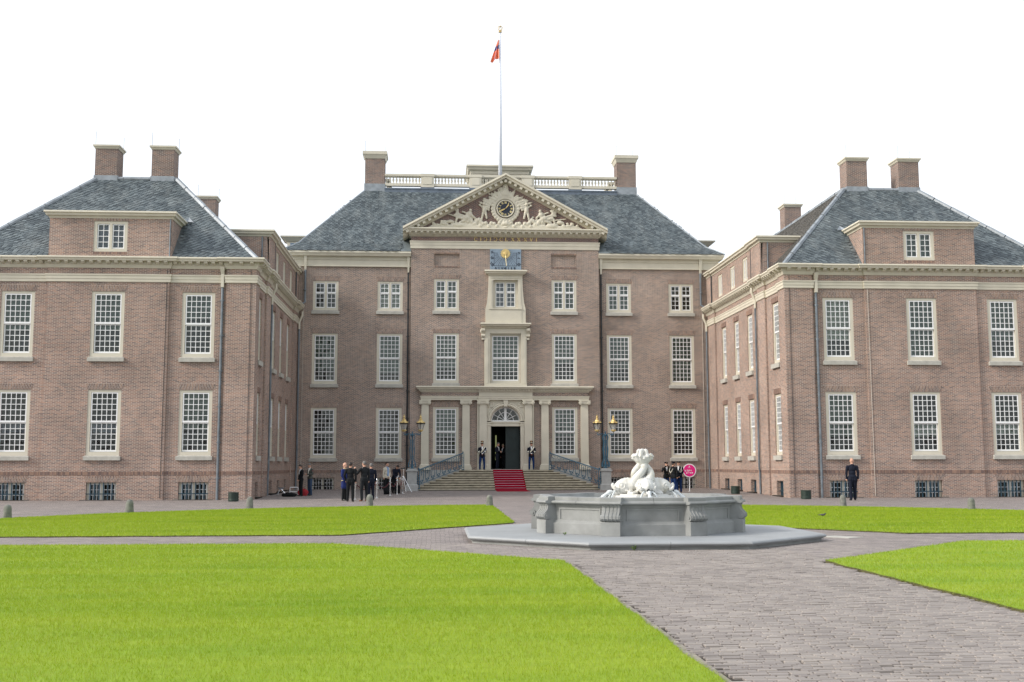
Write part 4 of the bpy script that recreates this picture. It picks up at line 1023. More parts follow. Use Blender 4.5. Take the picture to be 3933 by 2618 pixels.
# ------------------------------------------------------------------ wings
def wing(sx):
    side = 'left' if sx < 0 else 'right'
    T = thing('palace_wing', {'left': 'brick palace wing whose shaded court wall stands behind two men with a white stool', 'right': 'brick palace wing with sunlit orange court wall, behind the bald man'}[side], 'palace wing', (sx*20.5, -16.4, 0), group='wings flanking the palace court')
    mi = sx < 0; sr = lambda a, b: tuple(sorted((sx*a, sx*b)))
    PLAN = [(13.36, .6), (13.36, -1.9), (13.46, -1.9), (13.46, -11.5), (13.36, -11.5), (13.36, -12.95), (13.46, -12.95), (13.46, -15.35), (13.36, -15.35), (13.36, -16.4),
            (14.83, -16.4), (14.83, -16.3), (17.6, -16.3), (17.6, -16.4), (23.5, -16.4), (23.5, -16.3), (26.3, -16.3), (26.3, -16.4), (28.1, -16.4), (28.1, 3)]
    FW_ = [(16.175, -16.3), (20.54, -16.4), (24.9, -16.3)]
    CW = [(-14.53, 1.25, 13.46), (-9.55, 1.08, 13.46), (-6.67, 1.06, 13.46), (-3.74, 1.05, 13.46)]
    wl, wu = (2.06, 5.25), (6.87, 10.1)
    W = MB()
    for (ax, ay), (bx, by) in zip(PLAN, PLAN[1:]):
        if abs(ay-by) < 1e-6:
            hs = []
            for x, y in FW_:
                if ax < x < bx and abs(y-ay) < .01: hs += [(x-.8, x+.8, *wl), (x-.8, x+.8, *wu), (x-.72, x+.72, -.16, .76)]
            wall(W, 'y', ay, ax, bx, -.4, 11.4, hs, .35)
        else:
            hs = []; lo_, hi_ = sorted((ay, by))
            if ax < 14:
                for y, w, x in CW:
                    if lo_ < y < hi_: hs += [(y-w/2, y+w/2, *wl), (y-w/2, y+w/2, *wu), (y-w/2, y+w/2, -.16, .72)]
            wall(W, 'x', ax, lo_, hi_, -.4, 11.4, hs, .40)
    W.build('wall', M['brick_wing'], T, mi)
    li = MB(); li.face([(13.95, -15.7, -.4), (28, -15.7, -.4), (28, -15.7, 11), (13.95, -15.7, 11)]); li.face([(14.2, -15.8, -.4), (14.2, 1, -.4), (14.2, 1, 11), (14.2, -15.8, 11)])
    li.build('room_shade_sheet', M['room_shade'], T, mi)  # dark sheets added behind the wing windows to paint in room shade
    # plinth soldier course and stone foot
    sc = MB()
    for (ax, ay), (bx, by) in zip(PLAN, PLAN[1:]):
        L = math.hypot(bx-ax, by-ay)
        if L < .5 or ax > 28: continue
        n = int(L/.068); dx, dy = (bx-ax)/L, (by-ay)/L; nx, ny = dy, -dx
        for k in range(n):
            a, b = L*k/n+.006, L*(k+1)/n-.006; o = .018+.004*rng.random()
            q = [(ax+dx*a, ay+dy*a), (ax+dx*b, ay+dy*b)]
            vs = [(x+nx*o, y+ny*o, z) for z in (1.12, 1.27) for x, y in q]+[(x-nx*.01, y-ny*.01, z) for z in (1.12, 1.27) for x, y in q]
            sc.mesh(vs, [(0, 1, 3, 2), (0, 4, 5, 1), (2, 3, 7, 6), (0, 2, 6, 4), (1, 5, 7, 3)], 0, rng.random())
    sc.build('soldier_course', M['arch_brick'], T, mi, kind='stuff')
    # windows
    fb = {-1: [('blind_green', .40, .97), ('blind_mauve', .36, .52), ('blind_mauve', .36, .52)], 1: [('blind_green', .30, .97), ('blind_white', .30, .54), ('blind_white', .34, .54)]}[sx]
    ub = {-1: [('blind_green', .60, .97), ('blind_green', .42, .97), ('blind_green', .42, .97)], 1: [('blind_white', .34, .97), ('blind_green', .10, .97), ('blind_green', .36, .97)]}[sx]
    for i, (x, y) in enumerate(FW_):
        window(T, 'sash', (sx*x, y, wl[0]), 1.6, wl[1]-wl[0], single=True, blind=fb[i])
        window(T, 'sash', (sx*x, y, wu[0]), 1.6, wu[1]-wu[0], single=True, blind=ub[i])
        window(T, 'cellar', (sx*x, y, -.14), 1.44, .90, grille='iron_teal', sill=False)
    ca = R(-90) if sx > 0 else R(90)
    for y, w, x in CW:
        xx = sx*(x+.10)
        for z0, z1 in (wl, wu):
            o = window(T, 'sash', (sx*(x+.035), y, z0), w, z1-z0, ca, blind=('blind_green', .4, .97), sill=False, arch=False)
            s = MB().box(13.46-.13, 13.46+.12, y-w/2-.07, y+w/2+.07, z0-.26, z0-.02); s.build('sill', M['sill_stone'], T, mi)
            g = MB(); n = int((w+.2)/.068)
            for k in range(n):
                a = y-w/2-.1+(w+.2)*k/n; g.box(13.445-.004*rng.random(), 13.47, a+.006, a+(w+.2)/n-.006, z1+.01, z1+.30, 0, rng.random())
            g.build('brick_lintel', M['arch_brick'], T, mi, kind='stuff')
        window(T, 'cellar', (sx*(x+.13), y, -.14), w, .86, ca, grille='iron_teal', sill=False, arch=False)
    # front stone kerb beneath cellar windows
    k = MB()
    for x, y in FW_: k.box(x-.95, x+.95, y-.22, y+.05, -.16, -.075)
    for y, w, x in CW: k.box(x-.22, x+.05, y-w/2-.15, y+w/2+.15, -.14, gz(y)+.06)
    k.build('cellar_kerb', M['joint'], T, mi, kind='stuff')
    # entablature
    b = MB(); b.sweep([(-.05, 10.96), (.10, 10.96), (.10, 10.89), (.075, 10.87), (.075, 10.73), (.055, 10.72), (.055, 10.58), (-.05, 10.56)], PLAN); b.build('frieze_band', M['cream'], T, mi)
    c = MB(); c.sweep([(-.05, 11.80), (.42, 11.80), (.44, 11.73), (.39, 11.67), (.37, 11.60), (.13, 11.59), (.13, 11.46), (.10, 11.44), (.07, 11.36), (.03, 11.27), (-.05, 11.26)], PLAN); c.build('cornice', M['cream'], T, mi)
    for (p0, p1, n) in (((13.30, .3), (13.30, -1.85), 5), ((13.40, -2.1), (13.40, -11.3), 23), ((13.30, -11.5), (13.30, -12.9), 3), ((13.40, -13.1), (13.40, -15.3), 6), ((13.30, -15.4), (13.30, -16.4), 2),
                        ((13.3, -16.46), (14.85, -16.46), 3), ((14.9, -16.36), (17.5, -16.36), 7), ((17.55, -16.46), (23.55, -16.46), 15), ((23.6, -16.36), (26.2, -16.36), 7)):
        modillion_row(T, (p0[0]-(.06 if p0[0] == p1[0] else 0), p0[1]-(.06 if p0[0] != p1[0] else 0)), (p1[0]-(.06 if p0[0] == p1[0] else 0), p1[1]-(.06 if p0[0] != p1[0] else 0)), n, .17, .22, 11.465, 11.595, mi)
    # roof
    e0, ye, z0, z1, tx, ty, ex = 13.36, -16.40, 11.78, 17.10, 18.65, -11.10, 28.2
    A = [(e0, ye), (ex, ye), (ex, 6), (e0, 6)]; B = [(tx, ty), (22.95, ty), (22.95, 6), (tx, 6)]
    r = MB(); vs = [(x, y, z0) for x, y in A]+[(x, y, z1) for x, y in B]
    r.mesh(vs, [(i, (i+1) % 4, 4+(i+1) % 4, 4+i) for i in range(4)]+[(4, 5, 6, 7)]); ro = r.build('roof', M['slate'], T, mi)
    L = math.hypot(ty-ye, z1-z0); Lc = math.hypot(tx-e0, z1-z0)
    def skip(p): return (17.4 < p.x < 23.65 and p.z < 14.06 and -16.36 < p.y < -13) or (p.y > -12.5 and p.z < 14.0 and p.x < 17)
    w_ = ex-e0
    slating(ro, mi, [((e0, ye, z0), (1, 0, 0), (0, ty-ye, z1-z0), [(0, 0), (w_, 0), (22.95-e0, L), (tx-e0, L)], 0),
                     ((e0, 6, z0), (0, -1, 0), (tx-e0, 0, z1-z0), [(0, 0), (6-ye, 0), (6-ty, Lc), (0, Lc)], 1)], singles=300, w=.24, ex=.145, warm='slate_warm' if sx > 0 else 'slate', skip=skip)
    for pts in ([(e0, ye, z0), (tx, ty, z1)], [(ex, ye, z0), (22.95, ty, z1)], [(tx, ty, z1+.02), (22.95, ty, z1+.02)], [(tx, ty, z1+.02), (tx, 6, z1+.02)]):
        d = Vector(pts[1])-Vector(pts[0]); n = max(1, int(d.length/1.1)); h = MB()
        for q in range(n):
            a = Vector(pts[0])+d*(q/n); b_ = Vector(pts[0])+d*((q+1)/n-.006); h.tube([a, b_], .13+.012*(q % 2), 7)
        h.build('lead_roll', M['lead'], ro, mi, kind='stuff')
    for xa, xb in ((18.83, 20.02), (21.86, 23.05)):
        chimney(ro, *sr(xa, xb), -11.2, -10.1, 16.6, 17.28, 18.79, 18.98, brick='brick_chimney', over=.09)
    chimney(ro, *sr(18.83, 19.96), .25, 1.3, 16.6, 17.25, 18.79, 18.98, brick='brick_chimney', over=.09)
    # front attic dormer
    ho = [(20.54-.82, 20.54+.82, 12.08, 13.62)]
    d = MB(); wall(d, 'y', -16.42, 17.56, 23.5, 11.78, 13.76, ho, .3); 
    for x in (17.56, 23.5): d.face([(x, -16.42, 11.78), (x, -13.6, 11.78), (x, -13.6, 13.76), (x, -16.42, 13.76)])
    do = d.build('attic_dormer', M['brick_wing'], T, mi)
    li = MB().box(17.6, 23.45, -15.95, -15.9, 11.8, 13.7); li.build('dormer_shade_sheet', M['room_shade'], do, mi)  # dark sheet paints in the shade behind the attic panes
    c = MB(); c.sweep([(-.02, 14.10), (.24, 14.10), (.26, 14.02), (.19, 13.97), (.17, 13.88), (.06, 13.85), (.03, 13.75), (-.02, 13.74)], [(17.56, -13.6), (17.56, -16.4), (23.5, -16.4), (23.5, -13.6)]); c.box(17.56, 23.5, -16.4, -13.6, 13.74, 14.09); c.build('dormer_cornice', M['cream'], do, mi)
    f = MB(); f.mesh([(17.3, -14.2, 14.12), (17.3, -13.9, 14.4), (16.9, -14.6, 14.0), (17.5, -14.4, 14.1)], [(0, 1, 2), (0, 3, 1)]); f.build('lead_flashing', M['lead'], do, mi)
    window(T, 'dormer', (sx*20.54, -16.42, 12.08), 1.64, 1.54, sill=False, blind=('blind_mauve', .05, .95) if sx < 0 else ('blind_green', .05, .9))
    sc = MB()
    for k in range(24): a = 20.54-.82+1.64*k/24; sc.box(a+.006, a+.062, -16.415, -16.38, 13.63, 13.75, 0, rng.random())
    for k in range(24): a = 20.54-.82+1.64*k/24; sc.box(a+.006, a+.062, -16.425, -16.38, 11.95, 12.06, 0, rng.random())
    sc.build('brick_lintel', M['arch_brick'], do, mi, kind='stuff')
    MB().tube([(17.64, -16.44, 11.8), (17.64, -16.44, 13.75)], .035, 6).build('downpipe', M['pipe'], do, mi)
    # court attic dormer
    cw = [(-9.05, 1.06), (-6.28, 1.06), (-3.3, 1.06)]
    d = MB(); wall(d, 'x', 13.40, -12.4, .3, 11.78, 13.76, [(y-w/2, y+w/2, 12.1, 13.5) for y, w in cw], .3)
    d.face([(13.40, -12.4, 11.78), (16.5, -12.4, 11.78), (16.5, -12.4, 13.76), (13.5, -12.4, 13.76)])
    for a, b_ in ((-12.4, -10.4), (-1.15, .3)): d.box(13.33, 13.40, a, b_, 11.78, 13.76)
    do = d.build('attic_dormer', M['brick_wing'], T, mi)
    MB().box(13.95, 14.0, -12.3, .3, 11.8, 13.7).build('dormer_shade_sheet', M['room_shade'], do, mi)  # same painted shade behind the court-side attic panes
    c = MB(); c.sweep([(-.02, 14.10), (.24, 14.10), (.26, 14.02), (.19, 13.97), (.17, 13.88), (.06, 13.85), (.03, 13.75), (-.02, 13.74)], [(13.33, .3), (13.33, -1.15), (13.40, -1.15), (13.40, -10.4), (13.33, -10.4), (13.33, -12.4), (16.4, -12.4)]); c.box(13.5, 16.6, -12.4, .3, 13.74, 14.09); c.build('dormer_cornice', M['cream'], do, mi)
    for y, w in cw: window(T, 'dormer', (sx*13.41, y, 12.1), w, 1.4, ca, sill=False, arch=False, blind=('blind_green', .05, .9))
    for y in (-10.55, -1.3): MB().tube([(13.34, y, 11.8), (13.34, y, 13.75)], .04, 6).build('downpipe', M['pipe_dark'], do, mi)
    MB().tube([(13.75, -12.44, 11.8), (13.75, -12.44, 13.75)], .04, 6).build('downpipe', M['pipe'], do, mi)
    # rainwater pipes
    x = sx*15.02
    downpipe(T, [(x, -16.37, -.1), (x, -16.37, 10.4)], .065, 'pipe')
    MB().box(x-.075, x+.075, -16.47, -16.3, 10.35, 11.0).frustum((x-.075, x+.075, -16.47, -16.3), 11.0, (x-.11, x+.11, -16.62, -16.3), 11.35).build('hopper', M['cream_paint'], T)
    for y, xo in ((-11.15, 13.38), (-.12, 13.28)):
        p = MB(); p.tube([(xo, y, gz(y)), (xo, y, 1.2), (xo-.03, y, 1.35), (xo-.03, y, 10.3)], .055, 8); p.build('downpipe', M['pipe'], T, mi)
        h = MB(); h.tube([(xo-.03, y, 10.25), (xo-.03, y, 10.7), (xo-.22, y, 11.15), (xo-.22, y, 11.4)], .075, 6); h.build('hopper', M['cream_paint'], T, mi)
    MB().tube([(sx*(17.75), -16.42, .0), (sx*17.72, -16.42, 11.2)], .013, 5).build('lightning_cable', M['mortar'] if sx > 0 else M['pipe_dark'], T)
    MB().tube([(sx*(13.62), -16.42, .0), (sx*13.62, -16.42, 11.2)], .012, 5).build('lightning_cable', M['pipe_dark'], T)
    return T
for s_ in (-1, 1): wing(s_)

# ------------------------------------------------------------------ stairs, carpet, railings
def steps():
    T = thing('entrance_steps', 'wide weathered stone entrance stairs up to the palace door', 'stairs', (0, -2.5, .04))
    wd = [5.52, 5.5, 5.16, 4.81, 4.45, 4.08, 3.71, 3.34, 2.98]
    for i in range(9):
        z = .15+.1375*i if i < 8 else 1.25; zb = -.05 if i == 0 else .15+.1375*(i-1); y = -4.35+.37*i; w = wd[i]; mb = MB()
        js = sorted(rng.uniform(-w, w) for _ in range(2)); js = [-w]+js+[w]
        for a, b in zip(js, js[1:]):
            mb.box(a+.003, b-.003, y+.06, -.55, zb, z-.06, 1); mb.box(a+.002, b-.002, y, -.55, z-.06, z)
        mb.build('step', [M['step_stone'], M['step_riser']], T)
    mb = MB()
    for s in (-1, 1):
        for i in range(8): mb.box(*sorted((s*wd[i+1], s*(wd[i]+.0))), -4.3+.37*i+.37, -.55, -.05, .13+.1375*i)
    mb.build('stair_cheek', M['step_stone'], T, kind='stuff')
    # carpet follows the steps
    c = MB(); x0, x1 = -.86, 1.02; pts = [(-6.35, .052)]
    pts = [(-6.35, gz(-6.35)+.012), (-4.40, .052)]
    for i in range(9):
        z = .15+.1375*i if i < 8 else 1.25; y = -4.35+.37*i-.012
        zp = .15+.1375*(i-1) if i else .045
        pts += [(y+.055, zp+.012), (y+.05, z-.065), (y, z-.06), (y, z+.012)]
    pts += [(-.46, 1.262)]
    n = len(pts)
    vs = [(x0-(.22 if i == 0 else 0)*0+(.02 if i < 2 else 0), y, z) for i, (y, z) in enumerate(pts)]+[(x1+(.1 if i == 0 else 0), y, z) for i, (y, z) in enumerate(pts)]
    lo = [(x, y+.004, z-.010) for x, y, z in vs]
    m_ = 2*n
    c.mesh(vs+lo, [(i, n+i, n+i+1, i+1) for i in range(n-1)]+[(m_+i, m_+i+1, m_+n+i+1, m_+n+i) for i in range(n-1)]+[(i, i+1, m_+i+1, m_+i) for i in range(n-1)]+[(n+i, m_+n+i, m_+n+i+1, n+i+1) for i in range(n-1)]+[(0, m_, m_+n, n)])
    o = c.build('red_carpet', M['carpet']); tag(o, 'red carpet running down the entrance stairs onto the paving', 'carpet')
    rods = MB()
    for i in range(9):
        z = .15+.1375*(i-1) if i else .05; y = -4.35+.37*i; rods.tube([(x0+.03, y+.02, z+.03), (x1-.03, y+.02, z+.03)], .015, 5)
    rods.build('stair_rod', M['rod'], o, kind='stuff')
steps()
def railing(s):
    T = thing('stair_railing', 'blue wrought iron stair railing %s the red carpet' % ('left of' if s < 0 else 'right of'), 'railing', (s*4.1, -2.8, .1), group='railings beside the entrance stairs')
    IR = M['iron_blue']; P0 = Vector((s*5.46, -4.35, .30)); P1 = Vector((s*2.75, -1.42, 1.30)); d = P1-P0; L = math.hypot(d.x, d.y)
    at = lambda f, h: P0+d*f+Vector((0, 0, h))
    MB().tube([at(-.01, .98), at(.5, .985), at(.97, 1.0), at(1.0, .99)], .036, 6).build('handrail', IR, T)
    MB().tube([at(0, .10), at(1, .10)], .018, 5).build('bottom_rail', IR, T)
    for f in (0, 1):
        p = MB(); c = at(f, 0); z0 = .15 if f == 0 else 1.25
        for dx in (-.06, .06): p.box(c.x+dx-.02, c.x+dx+.02, c.y-.02, c.y+.02, z0, c.z+.98)
        p.box(c.x-.09, c.x+.09, c.y-.05, c.y+.05, z0, z0+.05); p.lathe([(.03, 0), (.05, .02), (.03, .05), (.055, .09), (.0, .14)], (c.x, c.y, c.z+.98), 8)
        for k in range(4): p.tube([(c.x+.05*math.cos(a)*1.0, c.y, z0+.2+.18*k+.06*math.sin(a)) for a in [2*PI*q/10 for q in range(10)]], .012, 4, closed=True)
        p.build('newel_post', IR, T)
    n = 8
    for k in range(n):
        f0 = (k+.16)/n; f1 = (k+.84)/n; fm = (f0+f1)/2; b = MB()
        sk = lambda f, h: at(f, h)
        # lyre shaped hoop, hanging finial and a small scroll at the foot
        path = [sk(f0, .94), sk(f0, .42)]+[sk(fm+(f0-fm)*math.cos(a), .42-.22*math.sin(a)) for a in [PI*q/10 for q in range(1, 10)]]+[sk(f1, .42), sk(f1, .94)]
        b.tube(path, .018, 4); b.tube([sk(f0, .90)]+[sk(fm+(f0-fm)*math.cos(a), .84+.09*math.sin(a)) for a in [PI*q/8 for q in range(1, 8)]]+[sk(f1, .90)], .014, 4)
        b.tube([sk(fm, .86), sk(fm, .58)], .015, 5); b.tube([sk(fm-.02, .76), sk(fm+.02, .76)], .018, 5); b.tube([sk(fm, .66), sk(fm, .55)], [.03, .006], 6)
        b.tube([sk(fm, .10), sk(fm, .20)], .013, 4)
        for sd in (-1, 1): b.tube([sk(fm+sd*.33/n*(1-.55*t)*math.cos(4.2*t)+.02*sd/n, .20+.10*math.sin(4.2*t)) for t in [q/10 for q in range(11)]], .017, 4)
        b.build('baluster', IR, T)
    # scroll end at the foot
    e = MB(); c = at(0, 0)
    for r_, zz in ((.16, .45), (.12, .75)): e.tube([(c.x+s*(.05+r_*(1-t*.7)*math.cos(7*t)), c.y-.05, zz+r_*(1-t*.7)*math.sin(7*t)) for t in [q/18 for q in range(19)]], .014, 4)
    e.build('end_scroll', IR, T)
for s_ in (-1, 1): railing(s_)

# ------------------------------------------------------------------ lamps
def lamp():
    T = local_thing('lamp_post', 'gilt two-lantern lamp post on stone pedestal, left of the stairs by the rope stands', 'lamp post', (-5.86, -4.25, .03), group='lamp posts at the foot of the stairs')
    p = MB(); p.box(-.37, .37, -.37, .37, 0, .34).frustum((-.37, .37, -.37, .37), .34, (-.30, .30, -.30, .30), .40).box(-.29, .29, -.29, .29, .40, 1.10).frustum((-.29, .29, -.29, .29), 1.10, (-.36, .36, -.36, .36), 1.17).box(-.36, .36, -.36, .36, 1.17, 1.24).box(-.28, .28, -.28, .28, 1.24, 1.33)
    p.box(-.40, .40, -.40, .40, -.08, .06); p.build('pedestal', M['ped_stone'], T)
    IR = M['iron_blue']; c = MB(); c.lathe([(.12, 1.33), (.14, 1.37), (.07, 1.42), (.06, 1.7), (.075, 1.75), (.045, 1.8), (.04, 3.2), (.07, 3.26), (.09, 3.34), (.05, 3.42), (.03, 3.5), (.05, 3.53), (.0, 3.56)], n=10); c.build('column', IR, T)
    for k in range(4):
        a = PI/4+PI/2*k; ca, sa = math.cos(a), math.sin(a); r = MB()
        prof = [(.30, 1.40), (.30, 1.62), (.20, 1.75), (.14, 1.95), (.17, 2.2), (.20, 2.5), (.14, 2.75), (.15, 3.0), (.22, 3.2), (.14, 3.38)]
        r.tube([(ca*q, sa*q, z) for q, z in prof], .026, 5)
        r.tube([(ca*(.21+.11*(1-.6*t)*math.cos(6.5*t)), sa*(.21+.11*(1-.6*t)*math.cos(6.5*t)), 1.50+.11*(1-.6*t)*math.sin(6.5*t)) for t in [q/16 for q in range(17)]], .018, 5)
        for z in (2.0, 2.5, 2.95): r.tube([(ca*(.09+.045*math.cos(b)), sa*(.09+.045*math.cos(b)), z+.08*math.sin(b)) for b in [2*PI*q/9 for q in range(9)]], .011, 4, closed=True)
        r.build('scroll_rib', IR, T)
    for s in (-1, 1):
        a = MB(); a.tube([(s*x, 0, z) for x, z in ((.04, 3.30), (.14, 3.44), (.26, 3.42), (.38, 3.33), (.46, 3.34), (.50, 3.44), (.50, 3.53))], .022, 6)
        a.tube([(s*(.27+.08*(1-.6*t)*math.cos(6*t)), 0, 3.36+.08*(1-.6*t)*math.sin(6*t)) for t in [q/14 for q in range(15)]], .012, 5); a.tube([(s*(.42+.06*(1-.6*t)*math.cos(6*t+2)), 0, 3.40+.06*(1-.6*t)*math.sin(6*t+2)) for t in [q/14 for q in range(15)]], .012, 5)
        a.build('arm', IR, T)
        cx_ = s*.50
        l = MB(); l.lathe([(.08, 3.53), (.10, 3.56), (.17, 3.60), (.17, 3.65), (.14, 3.66)], (cx_, 0, 0), 6); lo = l.build('lantern', M['gold'], T)
        g = MB(); n = 6; vs = []
        g.lathe([(.135, 3.66), (.155, 3.72), (.20, 3.85), (.255, 4.0)], (cx_, 0, 0), 6); g.build('lantern_glass', M['lamp_glass'], lo)
        f = MB()
        for k in range(6): an = 2*PI*(k+.5)/6; f.tube([(cx_+r_*math.cos(an), r_*math.sin(an), z) for r_, z in ((.14, 3.65), (.16, 3.72), (.205, 3.85), (.262, 4.01))], .011, 4)
        f.lathe([(.10, 4.00), (.30, 4.00), (.33, 4.04), (.22, 4.07), (.10, 4.07)], (cx_, 0, 0), 6); f.build('lantern_frame', M['iron_black'], lo)
        h = MB(); h.lathe([(.24, 4.06), (.22, 4.10), (.15, 4.18), (.12, 4.26), (.09, 4.27), (.10, 4.30), (.06, 4.33), (.045, 4.37), (.085, 4.41), (.055, 4.46), (.03, 4.48), (.035, 4.53), (.0, 4.58)], (cx_, 0, 0), 6)
        for k in range(6): an = 2*PI*(k+.5)/6; h.ball((cx_+.24*math.cos(an), .24*math.sin(an), 4.10), (.04, .04, .05), 0, 6, 5)
        h.build('lantern_roof', M['gold'], lo, smooth=False)
        MB().lathe([(.03, 3.66), (.03, 3.9), (.015, 3.94)], (cx_, 0, 0), 6).build('burner', M['white_paint'], lo)
    return T
LP = lamp(); dup(LP, (5.86, -4.25, .03), 0, 'gilt two-lantern lamp post on stone pedestal, right of the stairs behind the fountain')
# ------------------------------------------------------------------ flagpole and flag
def flagpole():
    T = thing('flagpole', 'tall white flagpole with golden crown on the palace roof', 'flagpole', (-.03, 5.2, 20.4))
    MB().tube([(-.03, 5.2, 20.4), (-.03, 5.2, 26), (-.03, 5.2, 32.45)], [.145, .115, .055], 12).build('pole', M['pole_white'], T, smooth=True)
    c = MB(); z = 32.45
    c.lathe([(.05, 0), (.12, .01), (.13, .06), (.07, .09), (.10, .12), (.10, .14)], (-.03, 5.2, z), 10)
    for k in range(6):
        a = PI/3*k+.2; c.tube([(-.03+r_*math.cos(a), 5.2+r_*math.sin(a), z+h) for r_, h in ((.08, .12), (.17, .28), (.18, .38), (.14, .44), (.05, .42), (.02, .46))], .016, 5)
    c.lathe([(.03, .44), (.05, .47), (.03, .51), (.012, .53), (.012, .62), (.0, .63)], (-.03, 5.2, z), 8); c.build('crown', M['gold'], T)
    # limp flag hanging in folds
    f = MB(); nu, nv = 16, 14; vs = []
    for j in range(nv+1):
        v = j/nv
        for i in range(nu+1):
            u = i/nu
            top = Vector((-.10-.05*u, 5.2, 31.95)); 
            x = -.10-(.02+.62*u**1.2*(.12+.88*v)); zz = 31.95-1.5*v-.12*u*v-.10*u+(.10*math.sin(u*5)*v)
            if u > .75: zz += .10*(u-.75)*4*v
            y = 5.2-.04-.13*math.sin(u*12+v*1.5)*(.3+v*.7)
            vs.append((x, y, zz))
    for j in range(nv):
        for i in range(nu):
            k = 1 if (.26 < j/nv < .46 and (i/nu < .35 or .62 < i/nu)) or (.5 < i/nu < .60 and j/nv > .5) else 0
            f.mesh([vs[j*(nu+1)+i], vs[j*(nu+1)+i+1], vs[(j+1)*(nu+1)+i+1], vs[(j+1)*(nu+1)+i]]+[(a, b+.012, c_) for a, b, c_ in (vs[j*(nu+1)+i], vs[j*(nu+1)+i+1], vs[(j+1)*(nu+1)+i+1], vs[(j+1)*(nu+1)+i])], [(0, 3, 2, 1), (4, 5, 6, 7)], k)
    o = f.build('flag', [M['flag_orange'], M['flag_blue']]); tag(o, 'limp orange and blue flag hanging from the roof flagpole', 'flag')
flagpole()

